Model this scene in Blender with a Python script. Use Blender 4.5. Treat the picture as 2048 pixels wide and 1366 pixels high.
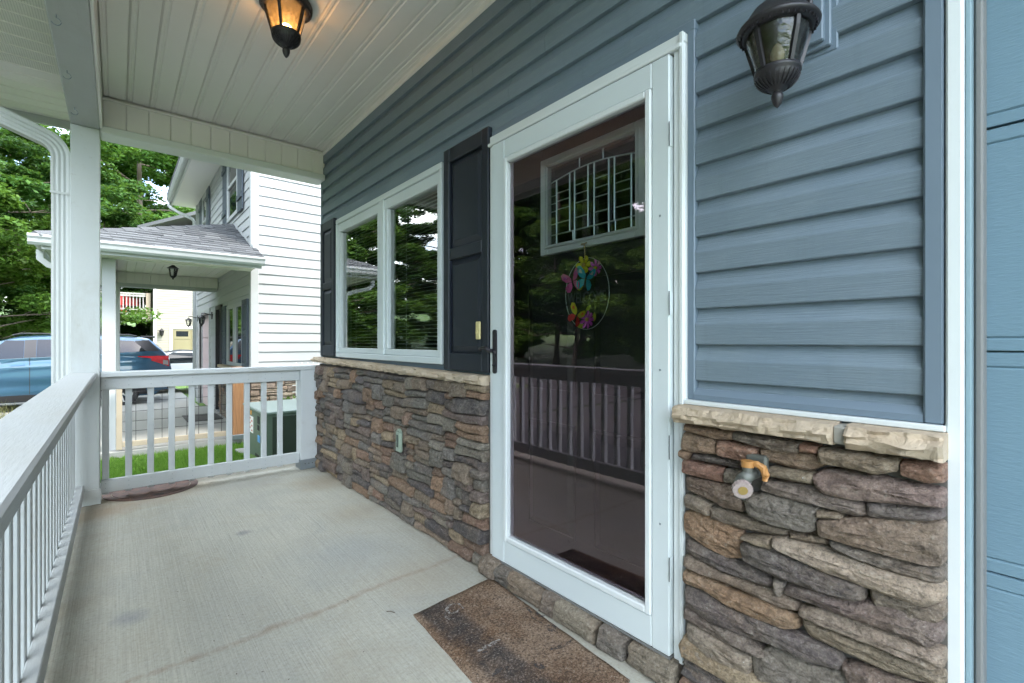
import bpy, bmesh, math, random
import numpy as np
from mathutils import Vector, noise as mnoise
R = math.radians
for o in list(bpy.data.objects): bpy.data.objects.remove(o, do_unlink=True)
scene = bpy.context.scene
COL = scene.collection

# ------------------------------------------------------------------ camera, sky, sun, exposure
CAMZ = 1.095
cd = bpy.data.cameras.new('camera'); cam = bpy.data.objects.new('camera', cd); COL.objects.link(cam)
cam.location = (0, 0, CAMZ); cam.rotation_euler = (R(90), 0, R(-40))
cd.sensor_width = 36; cd.lens = 16.54; cd.clip_start = 0.02; cd.clip_end = 800
scene.camera = cam

SUN_AZ = math.atan2(0.52, -0.85); SUN_EL = R(58)
world = bpy.data.worlds.new('World'); scene.world = world; world.use_nodes = True
wn = world.node_tree; wn.nodes.clear()
def wnode(t, **k):
    n = wn.nodes.new(t)
    for a, b in k.items(): setattr(n, a, b)
    return n
w_out = wnode('ShaderNodeOutputWorld'); w_bg = wnode('ShaderNodeBackground')
sky = wnode('ShaderNodeTexSky', sky_type='NISHITA', sun_disc=False, sun_elevation=SUN_EL, sun_rotation=SUN_AZ,
            air_density=1.0, dust_density=1.5, ozone_density=1.0)
tc = wnode('ShaderNodeTexCoord'); cn = wnode('ShaderNodeTexNoise')
cn.inputs['Scale'].default_value = 3.2; cn.inputs['Detail'].default_value = 6; cn.inputs['Roughness'].default_value = .6
cr = wnode('ShaderNodeValToRGB'); cr.color_ramp.elements[0].position = .42; cr.color_ramp.elements[1].position = .62
cmix = wnode('ShaderNodeMix', data_type='RGBA'); cmix.inputs['B'].default_value = (9.0, 9.5, 9.3, 1)
wn.links.new(tc.outputs['Generated'], cn.inputs['Vector']); wn.links.new(cn.outputs['Fac'], cr.inputs['Fac'])
wn.links.new(cr.outputs['Color'], cmix.inputs['Factor']); wn.links.new(sky.outputs['Color'], cmix.inputs['A'])
wn.links.new(cmix.outputs['Result'], w_bg.inputs['Color']); wn.links.new(w_bg.outputs['Background'], w_out.inputs['Surface'])
w_bg.inputs['Strength'].default_value = 0.15

sl = bpy.data.lights.new('sun', 'SUN'); sun = bpy.data.objects.new('sun', sl); COL.objects.link(sun)
sl.energy = .95; sl.angle = R(12); sl.color = (1, .95, .87)
sdir = Vector((math.sin(SUN_AZ)*math.cos(SUN_EL), math.cos(SUN_AZ)*math.cos(SUN_EL), math.sin(SUN_EL)))
sun.rotation_euler = sdir.to_track_quat('Z', 'Y').to_euler(); sun.location = (6, -8, 20)
scene.view_settings.view_transform = 'Standard'; scene.view_settings.look = 'None'
scene.view_settings.gamma = 1; scene.view_settings.exposure = 2.87
scene.render.engine = 'CYCLES'
scene.cycles.max_bounces = 6; scene.cycles.transparent_max_bounces = 8; scene.cycles.diffuse_bounces = 3
scene.cycles.use_adaptive_sampling = True; scene.cycles.adaptive_threshold = .02
scene.cycles.use_denoising = True; scene.cycles.caustics_reflective = False; scene.cycles.caustics_refractive = False

# ------------------------------------------------------------------ materials
MATS = {}
class NT:
    def __init__(s, name):
        m = bpy.data.materials.new(name); m.use_nodes = True; s.m = m; s.t = m.node_tree
        s.b = s.t.nodes['Principled BSDF']; s.out = s.t.nodes['Material Output']; MATS[name] = m
    def n(s, t, ins=None, **k):
        x = s.t.nodes.new(t)
        for a, b in k.items(): setattr(x, a, b)
        for a, b in (ins or {}).items():
            s.set(x.inputs[a], b)
        return x
    def set(s, sock, v):
        if hasattr(v, 'is_output') or isinstance(v, bpy.types.NodeSocket): s.t.links.new(v, sock)
        else: sock.default_value = v
    def pos(s, sc=(1, 1, 1), obj=False):
        src = s.n('ShaderNodeTexCoord').outputs['Object'] if obj else s.n('ShaderNodeNewGeometry').outputs['Position']
        return s.n('ShaderNodeMapping', {'Vector': src, 'Scale': sc}).outputs['Vector']
    def noise(s, v, scale, det=4, rough=.55, dist=0):
        return s.n('ShaderNodeTexNoise', {'Vector': v, 'Scale': scale, 'Detail': det, 'Roughness': rough, 'Distortion': dist}).outputs['Fac']
    def math(s, op, a, b=0.0, c=None, clamp=False):
        x = s.n('ShaderNodeMath', operation=op, use_clamp=clamp); s.set(x.inputs[0], a); s.set(x.inputs[1], b)
        if c is not None: s.set(x.inputs[2], c)
        return x.outputs[0]
    def mix(s, f, a, b, mode='MIX'):
        x = s.n('ShaderNodeMix', data_type='RGBA', blend_type=mode)
        s.set(x.inputs['Factor'], f); s.set(x.inputs['A'], a); s.set(x.inputs['B'], b); return x.outputs['Result']
    def ramp(s, f, stops):
        x = s.n('ShaderNodeValToRGB', {'Fac': f}); e = x.color_ramp.elements
        while len(e) < len(stops): e.new(.5)
        for i, (p, c) in enumerate(stops):
            e[i].position = p; e[i].color = c if len(c) == 4 else (*c, 1)
        return x.outputs['Color']
    def mrange(s, v, a, b, c=0.0, d=1.0):
        return s.n('ShaderNodeMapRange', {'Value': v, 'From Min': a, 'From Max': b, 'To Min': c, 'To Max': d}).outputs[0]
    def bump(s, h, st=.3, dist=.005, nrm=None):
        x = s.n('ShaderNodeBump', {'Height': h, 'Strength': st, 'Distance': dist})
        if nrm is not None: s.set(x.inputs['Normal'], nrm)
        return x.outputs['Normal']
def c4(c): return (*c, 1) if len(c) == 3 else c
def basic(name, col, rough=.5, var=.12, vs=3, vst=(1, 1, 1), bump=0, bs=60, bst=(1, 1, 1), bd=.002, metal=0, spec=.5, objvar=0, dirt=0, dirtcol=(.12, .1, .07), coat=0):
    k = NT(name); p = k.pos(vst)
    n1 = k.noise(p, vs, 5, .6)
    f = k.math('MULTIPLY_ADD', n1, 2*var, 1-var)
    if objvar:
        r = k.n('ShaderNodeObjectInfo').outputs['Random']
        f = k.math('MULTIPLY', f, k.math('MULTIPLY_ADD', r, 2*objvar, 1-objvar))
    hsv = k.n('ShaderNodeHueSaturation', {'Color': c4(col), 'Value': f})
    c = hsv.outputs['Color']
    if dirt:
        dn = k.noise(k.pos(), 1.7, 8, .7, .6)
        c = k.mix(k.mrange(dn, .52, .75, 0, dirt), c, c4(dirtcol)); c = k.mix(k.mrange(k.noise(k.pos(), 17, 9, .75, .4), .60, .70, 0, dirt*.9), c, c4(dirtcol))
    k.set(k.b.inputs['Base Color'], c)
    rn = k.math('MULTIPLY_ADD', n1, .2, rough-.1)
    k.set(k.b.inputs['Roughness'], rn); k.b.inputs['Metallic'].default_value = metal
    k.b.inputs['Specular IOR Level'].default_value = spec
    if coat: k.b.inputs['Coat Weight'].default_value = coat; k.b.inputs['Coat Roughness'].default_value = .04
    if bump:
        k.set(k.b.inputs['Normal'], k.bump(k.noise(k.pos(bst), bs, 4, .6), bump, bd))
    return k.m

k = NT('siding_blue'); g1 = k.noise(k.pos((1, 2.6, 95)), 3.2, 4, .6, .25); g2 = k.noise(k.pos((1, 9, 210)), 2.6, 3, .6, .2); big = k.noise(k.pos((1, 1, 1.6)), 1.5, 6, .65); stn = k.noise(k.pos((1, 7, .6)), 2.2, 5, .65)
rv = k.n('ShaderNodeObjectInfo').outputs['Random']; col = k.mix(k.math('MULTIPLY', rv, .45), (.168, .217, .262, 1), (.190, .235, .274, 1))
col = k.mix(k.mrange(g1, .36, .66, .30, 0), col, (.105, .15, .185, 1)); col = k.mix(k.mrange(g2, .55, .72, 0, .30), col, (.28, .345, .385, 1))
col = k.mix(k.mrange(big, .5, .72, 0, .30), col, (.25, .295, .315, 1)); col = k.mix(k.mrange(stn, .56, .74, 0, .22), col, (.10, .135, .15, 1))
k.set(k.b.inputs['Base Color'], col); k.set(k.b.inputs['Roughness'], k.mrange(g1, .3, .7, .36, .52)); k.b.inputs['Specular IOR Level'].default_value = .4
k.set(k.b.inputs['Normal'], k.bump(g2, .5, .0012, k.bump(g1, .7, .0022, k.bump(k.noise(k.pos((1, 1, .5)), 4, 2), .10, .012))))
basic('siding_blue_trim', (.150, .196, .244), .4, .05, 3, spec=.4)
basic('siding_white', (.40, .413, .418), .45, .03, 2, bump=.2, bs=20, bst=(1, 1, 12), bd=.001, objvar=.02)
basic('siding_beige', (.315, .29, .235), .5, .03, 2)
basic('trim_white', (.66, .69, .69), .38, .035, 3, bump=.08, bs=40, bst=(4, 4, 1), bd=.001, dirt=.06, dirtcol=(.4, .38, .32))
basic('trim_outer', (.42, .436, .44), .4, .04, 3)
basic('door_white', (.60, .65, .66), .32, .03, 2, dirt=.05, dirtcol=(.4, .4, .36))
basic('soffit_white', (.77, .75, .715), .48, .035, 2.2, objvar=.02, dirt=.05, dirtcol=(.42, .38, .3))
basic('wood_white', (.50, .525, .535), .55, .07, 3, (1, 1, 1), bump=.35, bs=18, bst=(7, 7, 1), bd=.002, dirt=.45, dirtcol=(.33, .31, .27))
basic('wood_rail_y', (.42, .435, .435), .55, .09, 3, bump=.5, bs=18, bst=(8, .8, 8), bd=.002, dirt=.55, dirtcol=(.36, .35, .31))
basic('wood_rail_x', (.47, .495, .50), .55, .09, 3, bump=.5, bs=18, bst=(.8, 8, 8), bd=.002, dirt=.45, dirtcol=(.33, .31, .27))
basic('shutter_navy', (.013, .017, .026), .42, .15, 4, bump=.25, bs=20, bst=(4, 5, .6), bd=.001, spec=.45)
basic('shutter_grey', (.06, .075, .095), .5, .1, 4)
basic('black_metal', (.018, .016, .019), .42, .25, 12, bump=.15, bs=180, bd=.001, spec=.5)
basic('galvanized', (.30, .34, .37), .42, .25, 14, metal=.8, bump=.1, bs=60)
basic('gutter_white', (.50, .515, .515), .35, .04, 3)
basic('garage_teal', (.150, .240, .300), .42, .06, 2, bump=.6, bs=36, bst=(1, 1, 5), bd=.0022, spec=.35)
basic('seal_grey', (.17, .17, .165), .6, .1, 3)
basic('caulk_blue', (.20, .285, .32), .5, .08, 6)
basic('sill_mortar', (.30, .285, .245), .9, .15, 20, bump=.5, bs=90, bd=.002)
basic('mortar', (.12, .108, .095), .95, .25, 12, bump=.7, bs=70, bd=.004)
basic('door_dark', (.016, .017, .020), .35, .12, 2, spec=.45)
basic('room_dark', (.05, .05, .048), .8, .1, 2)
basic('blind', (.72, .75, .73), .5, .03, 2)
basic('came', (.46, .55, .53), .35, .08, 20, metal=.5)
basic('sign_letters', (.075, .09, .09), .45)
basic('doorbell', (.62, .52, .24), .4, .08, 20)
basic('thermo', (.27, .33, .26), .5, .1, 15, dirt=.2)
basic('thermo_glass', (.06, .08, .07), .25, .1, 10)
basic('orange_plastic', (.40, .19, .055), .45, .12, 30)
basic('spigot_metal', (.13, .135, .12), .5, .4, 40, metal=.4)
basic('spigot_pink', (.36, .29, .27), .55, .45, 130)
basic('brass', (.42, .30, .10), .4, .2, 30, metal=.6)
basic('tan_wood', (.36, .30, .22), .7, .15, 6, bst=(1, 1, 1), bump=.2, bs=30)
basic('hvac_green', (.10, .14, .105), .5, .1, 3)
basic('hvac_dark', (.022, .036, .024), .6, .15, 5, bump=.6, bs=120, bst=(1, 1, 6), bd=.003)
basic('hvac_top', (.22, .275, .255), .42, .12, 4)
basic('paper_white', (.78, .78, .76), .6, .03, 5)
basic('label_red', (.5, .06, .05), .6); basic('label_black', (.02, .02, .02), .6); basic('label_blue', (.1, .3, .6), .6); basic('label_orange', (.7, .33, .04), .6)
basic('garage_cream', (.235, .205, .115), .5, .03, 3)
basic('garage_pink', (.55, .43, .44), .5, .04, 3)
basic('shutter_red', (.30, .03, .06), .5, .06, 3)
basic('deck_grey', (.40, .38, .36), .75, .12, 5, objvar=.12)
basic('chair_red', (.55, .04, .04), .5)
basic('twine', (.40, .31, .17), .9, .2, 80)
basic('tyre', (.015, .015, .016), .8, .2, 10)
basic('alloy', (.5, .5, .5), .3, .05, 4, metal=.9)
basic('car_trim', (.012, .012, .014), .35, .1, 4)
basic('car_white', (.82, .83, .84), .25, .01, 2, coat=1)
basic('soft_top', (.035, .04, .045), .8, .1, 8)
basic('tail_red', (.38, .006, .012), .12, .05, 5, coat=1)
basic('tail_clear', (.22, .21, .21), .1, .05, 5, coat=1)
basic('bark', (.14, .115, .09), .9, .3, 6, bump=.8, bs=14, bst=(3, 3, .6), bd=.03)
basic('asphalt', (.036, .036, .038), .9, .2, 4, bump=.4, bs=120, bd=.004)
basic('drive_concrete', (.25, .25, .23), .85, .12, 1.2, bump=.25, bs=90, bd=.003)
basic('lattice_white', (.7, .7, .68), .6)
k = NT('car_blue'); k.b.inputs['Base Color'].default_value = (.030, .088, .150, 1); k.b.inputs['Metallic'].default_value = .55
k.b.inputs['Roughness'].default_value = .28; k.b.inputs['Coat Weight'].default_value = 1; k.b.inputs['Coat Roughness'].default_value = .03
k = NT('car_glass'); k.b.inputs['Base Color'].default_value = (.012, .015, .017, 1); k.b.inputs['Roughness'].default_value = .03; k.b.inputs['Specular IOR Level'].default_value = .6

# new treated timber with growth-ring grain
k = NT('new_timber'); p = k.pos((22, 22, 1.6)); g = k.noise(p, 1.6, 3, .5, 1.4)
g2 = k.n('ShaderNodeTexWave', {'Vector': k.pos((1, 1, .12)), 'Scale': 22, 'Distortion': 6, 'Detail': 2}).outputs['Fac']
k.set(k.b.inputs['Base Color'], k.ramp(k.math('MULTIPLY_ADD', g2, .5, k.math('MULTIPLY', g, .5)), [(.25, (.17, .075, .03)), (.75, (.36, .18, .075))])); k.b.inputs['Roughness'].default_value = .7

# broom-finished porch concrete, with a rusty joint line and old stains
k = NT('porch_concrete'); P0 = k.pos()
big = k.noise(P0, .9, 6, .6); mid = k.noise(P0, 5, 6, .65); fine = k.noise(P0, 160, 3, .6)
broom = k.noise(k.pos((150, 2.2, 1)), 1, 3, .6, .3); broom2 = k.noise(k.pos((34, 1.1, 1)), 1, 4, .7, .2)
base = k.ramp(big, [(.3, (.39, .378, .320)), (.7, (.485, .470, .395))])
base = k.mix(k.mrange(mid, .35, .75, 0, .35), base, (.30, .31, .285, 1))
base = k.mix(k.mrange(broom, .38, .62, 0, .30), base, (.25, .245, .215, 1))
base = k.mix(k.mrange(broom2, .45, .7, 0, .14), base, (.50, .495, .44, 1))
grit = k.noise(P0, 75, 5, .75); base = k.mix(k.mrange(grit, .34, .5, .42, 0), base, (.19, .185, .16, 1)); base = k.mix(k.mrange(grit, .56, .70, 0, .40), base, (.55, .545, .49, 1))
blot = k.noise(P0, 2.1, 7, .72, .8); base = k.mix(k.mrange(blot, .52, .68, 0, .40), base, (.30, .262, .19, 1)); base = k.mix(k.mrange(blot, .30, .44, .30, 0), base, (.255, .275, .27, 1))
xyz = k.n('ShaderNodeSeparateXYZ', {'Vector': P0})
wob = k.math('MULTIPLY_ADD', k.noise(P0, 2.5, 3), .16, k.math('MULTIPLY_ADD', xyz.outputs['X'], .055, 1.862))
ln = k.math('ABSOLUTE', k.math('SUBTRACT', xyz.outputs['Y'], wob))
rust = k.math('MULTIPLY', k.mrange(ln, .0, .028, 1, 0), k.mrange(k.noise(P0, 22, 6, .75), .32, .66, .0, .62))
base = k.mix(rust, base, (.20, .125, .06, 1))
def stain(ctr, rad, col, amt, warp=.35):
    global base
    d = k.n('ShaderNodeVectorMath', operation='DISTANCE'); k.set(d.inputs[0], P0); d.inputs[1].default_value = (*ctr, 0)
    dd = k.math('MULTIPLY_ADD', k.noise(P0, 9, 5, .7), warp*rad*2, k.math('SUBTRACT', d.outputs['Value'], warp*rad))
    base = k.mix(k.mrange(dd, rad*.2, rad, amt, 0), base, c4(col))
stain((.04, 2.40), .08, (.16, .18, .21), .55, .6); stain((.55, 3.05), .05, (.14, .15, .17), .55, .6)
stain((.20, 4.42), .52, (.26, .17, .09), .75, .25); stain((1.25, 3.75), .30, (.30, .22, .13), .45); stain((-.1, 4.0), .25, (.27, .18, .1), .6)
stain((1.15, 2.95), .22, (.30, .24, .15), .35); stain((1.1, 1.95), .3, (.33, .26, .17), .3); stain((.75, 4.1), .3, (.24, .24, .22), .5)
stain((.62, 1.35), .06, (.36, .25, .12), .4); stain((.2, 1.4), .4, (.37, .36, .33), .5); stain((.9, 2.4), .35, (.24, .27, .29), .35)
base = k.mix(k.math('MULTIPLY', k.mrange(xyz.outputs['Y'], 4.33, 4.42), k.mrange(k.noise(P0, 6, 6, .7), .25, .6, .55, .9)), base, (.13, .12, .09, 1))
# grime gathered along the foot of the railing and the wall
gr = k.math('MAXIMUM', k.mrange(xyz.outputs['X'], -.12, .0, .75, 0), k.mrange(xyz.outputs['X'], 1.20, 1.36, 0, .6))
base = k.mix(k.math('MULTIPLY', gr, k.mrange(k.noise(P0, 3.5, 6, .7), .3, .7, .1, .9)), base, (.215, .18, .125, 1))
sp = k.n('ShaderNodeTexVoronoi', {'Vector': P0, 'Scale': 26}); spk = k.mrange(sp.outputs['Distance'], .02, .06, .75, 0)
base = k.mix(k.math('MULTIPLY', spk, k.mrange(k.noise(P0, 7, 2), .55, .65)), base, (.07, .065, .055, 1))
k.set(k.b.inputs['Base Color'], base); k.b.inputs['Roughness'].default_value = .85
hh = k.math('MULTIPLY_ADD', broom, .8, k.math('MULTIPLY', fine, .35))
k.set(k.b.inputs['Normal'], k.bump(k.math('ADD', hh, k.math('MULTIPLY', grit, .6)), .6, .004))

# manufactured ledge stone: colour from the object, mottled and striated
k = NT('ledge_stone'); P0 = k.pos(obj=True); oi = k.n('ShaderNodeObjectInfo'); oc = oi.outputs['Color']
off = k.n('ShaderNodeVectorMath', operation='ADD'); k.set(off.inputs[0], P0)
k.set(off.inputs[1], k.n('ShaderNodeCombineXYZ', {'X': k.math('MULTIPLY', oi.outputs['Random'], 37), 'Y': k.math('MULTIPLY', oi.outputs['Random'], 91), 'Z': 0.}).outputs[0])
V = off.outputs[0]
def mp(v, s): return k.n('ShaderNodeMapping', {'Vector': v, 'Scale': s}).outputs['Vector']
n1 = k.noise(V, 9, 6, .65); n2 = k.noise(mp(V, (1, 2.2, 9)), 9, 5, .65, .5); n3 = k.noise(V, 55, 5, .7); n4 = k.noise(V, 4.5, 3, .5)
colr = k.mix(k.mrange(n1, .35, .7, 0, .55), oc, k.mix(.60, oc, (.36, .315, .235, 1)))
colr = k.mix(k.mrange(n4, .48, .68, 0, .5), colr, k.mix(.5, oc, (.25, .135, .07, 1)))
colr = k.mix(k.mrange(n2, .52, .68, 0, .55), colr, k.mix(.6, oc, (.055, .05, .046, 1)))
colr = k.mix(k.mrange(n3, .36, .52, .62, 0), colr, k.mix(.7, oc, (.03, .026, .024, 1)))
colr = k.mix(k.mrange(n3, .56, .70, 0, .55), colr, k.mix(.55, oc, (.56, .52, .45, 1)))
n5 = k.noise(V, 150, 4, .75); colr = k.mix(k.mrange(n5, .36, .5, .5, 0), colr, k.mix(.75, oc, (.03, .027, .025, 1))); colr = k.mix(k.mrange(n5, .56, .68, 0, .4), colr, k.mix(.5, oc, (.55, .5, .44, 1)))
fl = k.n('ShaderNodeTexVoronoi', {'Vector': V, 'Scale': 46}); fk = k.math('MULTIPLY', k.mrange(fl.outputs['Distance'], .04, .09, 1, 0), k.mrange(k.noise(V, 21, 2), .6, .64))
colr = k.mix(k.math('MULTIPLY', fk, .8), colr, (.62, .62, .6, 1))
k.set(k.b.inputs['Base Color'], colr); k.b.inputs['Roughness'].default_value = .82; k.b.inputs['Specular IOR Level'].default_value = .3
b1 = k.bump(n2, 1.0, .016); b2 = k.bump(n1, .8, .014, b1); b3 = k.bump(n5, .8, .003, k.bump(n3, 1.0, .007, b2)); k.set(k.b.inputs['Normal'], b3)
# buff chiselled sill stone
k = NT('sill_stone'); P0 = k.pos(); n1 = k.noise(P0, 6, 6, .65); n2 = k.noise(P0, 30, 6, .7, .6); n3 = k.noise(P0, 120, 3, .6)
oi = k.n('ShaderNodeObjectInfo').outputs['Random']
cc = k.ramp(n1, [(.3, (.47, .355, .245)), (.7, (.56, .465, .36))]); cc = k.mix(k.math('MULTIPLY', oi, .35), cc, (.44, .37, .27, 1))
cc = k.mix(k.mrange(n2, .56, .75, 0, .4), cc, (.27, .20, .14, 1))
k.set(k.b.inputs['Base Color'], cc); k.b.inputs['Roughness'].default_value = .85; k.b.inputs['Specular IOR Level'].default_value = .3
k.set(k.b.inputs['Normal'], k.bump(n3, .5, .003, k.bump(n2, 1.0, .012)))

# single-sheet window glass: clear, mirror share from the angle of incidence
def glass(name, tint, gain, glosscol=(1, 1, 1), rough=0.0, wob=0.0):
    k = NT(name); k.t.nodes.remove(k.b)
    fr = k.n('ShaderNodeFresnel', {'IOR': 1.5}); fac = k.math('MULTIPLY', fr.outputs[0], gain, clamp=True)
    tr = k.n('ShaderNodeBsdfTransparent', {'Color': c4(tint)}); gl = k.n('ShaderNodeBsdfGlossy', {'Color': c4(glosscol), 'Roughness': rough})
    if wob:
        nb = k.bump(k.noise(k.pos(), 3.2, 2), wob, .004); k.set(gl.inputs['Normal'], nb)
    mx = k.n('ShaderNodeMixShader', {0: fac}); k.t.links.new(tr.outputs[0], mx.inputs[1]); k.t.links.new(gl.outputs[0], mx.inputs[2])
    k.t.links.new(mx.outputs[0], k.out.inputs['Surface'])
glass('window_glass', (.86, .92, .88), 2.1, (1, 1, 1), 0, .05)
glass('door_glass', (.95, .97, .96), 2.9, (1, .80, .87), 0, .06)
glass('lite_glass', (.6, .7, .66), 2.4, (1, .97, .98), .02, .6)
k = NT('lantern_glass'); k.t.nodes.remove(k.b)
fr = k.n('ShaderNodeFresnel', {'IOR': 1.5}); nz = k.noise(k.pos(), 70, 3)
trb = k.n('ShaderNodeBsdfTransparent', {'Color': (.80, .74, .62, 1)}); glb = k.n('ShaderNodeBsdfGlossy', {'Roughness': .08})
k.set(glb.inputs['Normal'], k.bump(nz, .5, .004)); trl = k.n('ShaderNodeBsdfTranslucent', {'Color': (.75, .62, .42, 1)})
m1 = k.n('ShaderNodeMixShader', {0: k.mrange(nz, .3, .75, .03, .20)}); k.t.links.new(trb.outputs[0], m1.inputs[1]); k.t.links.new(trl.outputs[0], m1.inputs[2])
m2 = k.n('ShaderNodeMixShader', {0: k.math('MULTIPLY', fr.outputs[0], 1.6, clamp=True)}); k.t.links.new(m1.outputs[0], m2.inputs[1]); k.t.links.new(glb.outputs[0], m2.inputs[2])
k.t.links.new(m2.outputs[0], k.out.inputs['Surface'])
glass('clear_lantern', (.9, .92, .9), 2.0, (1, 1, 1), .05)
k = NT('bulb_lit'); k.b.inputs['Base Color'].default_value = (1, .8, .5, 1); k.b.inputs['Emission Color'].default_value = (1, .50, .15, 1); k.b.inputs['Emission Strength'].default_value = 14
k = NT('bulb_off'); k.b.inputs['Base Color'].default_value = (.30, .28, .24, 1); k.b.inputs['Roughness'].default_value = .2

# roof shingles: each tab its own grey
k = NT('shingle'); r_ = k.n('ShaderNodeObjectInfo').outputs['Random']; g = k.noise(k.pos(), 140, 3, .7)
k.set(k.b.inputs['Base Color'], k.mix(k.mrange(g, .3, .7, 0, .45), k.ramp(r_, [(0, (.040, .045, .050)), (.45, (.066, .072, .078)), (1, (.10, .108, .115))]), (.05, .05, .055, 1)))
k.b.inputs['Roughness'].default_value = .95; k.set(k.b.inputs['Normal'], k.bump(g, .4, .004))
# grass and foliage
def leafmat(name, c1, c2, c3, sc, trans=.35):
    k = NT(name); P0 = k.pos(); n = k.noise(P0, sc, 4, .7); n2 = k.noise(P0, sc*9, 2, .5)
    col = k.ramp(k.math('MULTIPLY_ADD', n2, .45, k.math('MULTIPLY', n, .55)), [(.32, c1), (.5, c2), (.68, c3)])
    k.set(k.b.inputs['Base Color'], col); k.b.inputs['Roughness'].default_value = .5; k.b.inputs['Specular IOR Level'].default_value = .2
    tl = k.n('ShaderNodeBsdfTranslucent', {'Color': k.mix(.5, col, (.16, .28, .03, 1))}); mx = k.n('ShaderNodeMixShader', {0: trans})
    k.t.links.new(k.b.outputs[0], mx.inputs[1]); k.t.links.new(tl.outputs[0], mx.inputs[2]); k.t.links.new(mx.outputs[0], k.out.inputs['Surface'])
leafmat('leaf_a', (.022, .068, .012), (.052, .138, .020), (.115, .225, .034), .35)
leafmat('leaf_b', (.018, .055, .014), (.040, .110, .022), (.085, .180, .034), .45)
leafmat('leaf_c', (.030, .075, .012), (.065, .140, .020), (.125, .210, .035), .5)
leafmat('grass_blade', (.045, .115, .016), (.105, .225, .026), (.21, .31, .065), 16, .3)
leafmat('grass_dry', (.09, .10, .03), (.2, .19, .08), (.28, .24, .12), 6, .2)
k = NT('lawn_soil'); n = k.noise(k.pos(), 16, 6, .75); k.set(k.b.inputs['Base Color'], k.ramp(n, [(.3, (.035, .075, .016)), (.55, (.075, .15, .025)), (.8, (.16, .15, .06))])); k.b.inputs['Roughness'].default_value = .95
# rusty manhole iron
k = NT('manhole_iron'); n = k.noise(k.pos(), 11, 6, .7); k.set(k.b.inputs['Base Color'], k.ramp(n, [(.3, (.045, .029, .026)), (.5, (.080, .044, .036)), (.72, (.16, .078, .046))])); k.b.inputs['Roughness'].default_value = .7; k.b.inputs['Metallic'].default_value = .2
k.set(k.b.inputs['Normal'], k.bump(k.noise(k.pos(), 130, 4), .5, .003))
# worn brown coir mat
k = NT('door_mat'); P0 = k.pos(); n1 = k.noise(P0, 4.5, 5, .6); n2 = k.noise(P0, 130, 4, .8); n3 = k.noise(P0, 13, 6, .75)
xyz = k.n('ShaderNodeSeparateXYZ', {'Vector': P0})
band = k.math('MULTIPLY', k.mrange(xyz.outputs['X'], .905, .935), k.mrange(xyz.outputs['X'], 1.04, 1.075, 1, 0))
cc = k.ramp(n1, [(.3, (.125, .072, .042)), (.48, (.21, .135, .086)), (.68, (.31, .22, .155))])
cc = k.mix(k.math('MULTIPLY', band, k.mrange(n3, .3, .62, .35, .92)), cc, (.058, .054, .054, 1))
cc = k.mix(k.mrange(k.noise(P0, 7, 4), .55, .7, 0, .5), cc, (.21, .115, .055, 1))
cc = k.mix(k.mrange(n3, .56, .72, 0, .7), cc, (.05, .042, .038, 1))
cc = k.mix(k.mrange(n2, .38, .53, .85, 0), cc, (.03, .024, .02, 1)); cc = k.mix(k.mrange(n2, .56, .68, 0, .7), cc, (.46, .40, .34, 1))
k.set(k.b.inputs['Base Color'], cc); k.b.inputs['Roughness'].default_value = .95; k.b.inputs['Specular IOR Level'].default_value = .15
k.set(k.b.inputs['Normal'], k.bump(n2, 1, .006))
for nm, cc_ in (('mat_print_dark', (.045, .042, .045)), ('mat_print_pale', (.34, .31, .28))):
    k = NT(nm); n2 = k.noise(k.pos(), 150, 3, .7); k.set(k.b.inputs['Base Color'], k.mix(k.mrange(n2, .4, .7), c4(cc_), (.10, .075, .06, 1))); k.b.inputs['Roughness'].default_value = .95
    tr = k.n('ShaderNodeBsdfTransparent'); mx = k.n('ShaderNodeMixShader', {0: k.mrange(k.noise(k.pos(), 90, 4, .7), .40, .56)}); k.t.links.new(tr.outputs[0], mx.inputs[1]); k.t.links.new(k.b.outputs[0], mx.inputs[2]); k.t.links.new(mx.outputs[0], k.out.inputs['Surface'])
# vented soffit: rows of small punched holes
k = NT('soffit_vent'); v = k.n('ShaderNodeTexVoronoi', {'Vector': k.pos((95, 95, 1)), 'Scale': 1, 'Randomness': 0.0})
f = k.mrange(v.outputs['Distance'], .24, .34, 1, 0)
k.set(k.b.inputs['Base Color'], k.mix(f, (.66, .655, .60, 1), (.10, .10, .09, 1))); k.b.inputs['Roughness'].default_value = .5
for nm, c in (('petal_yellow', (.50, .46, .02)), ('petal_purple', (.42, .06, .36)), ('wing_pink', (.55, .08, .30)), ('wing_blue', (.01, .28, .38)), ('wing_orange', (.62, .16, .02)), ('leaf_lime', (.34, .40, .04)), ('wing_red', (.5, .03, .03))):
    basic(nm, c, .3, .35, 60, metal=.25)

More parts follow.
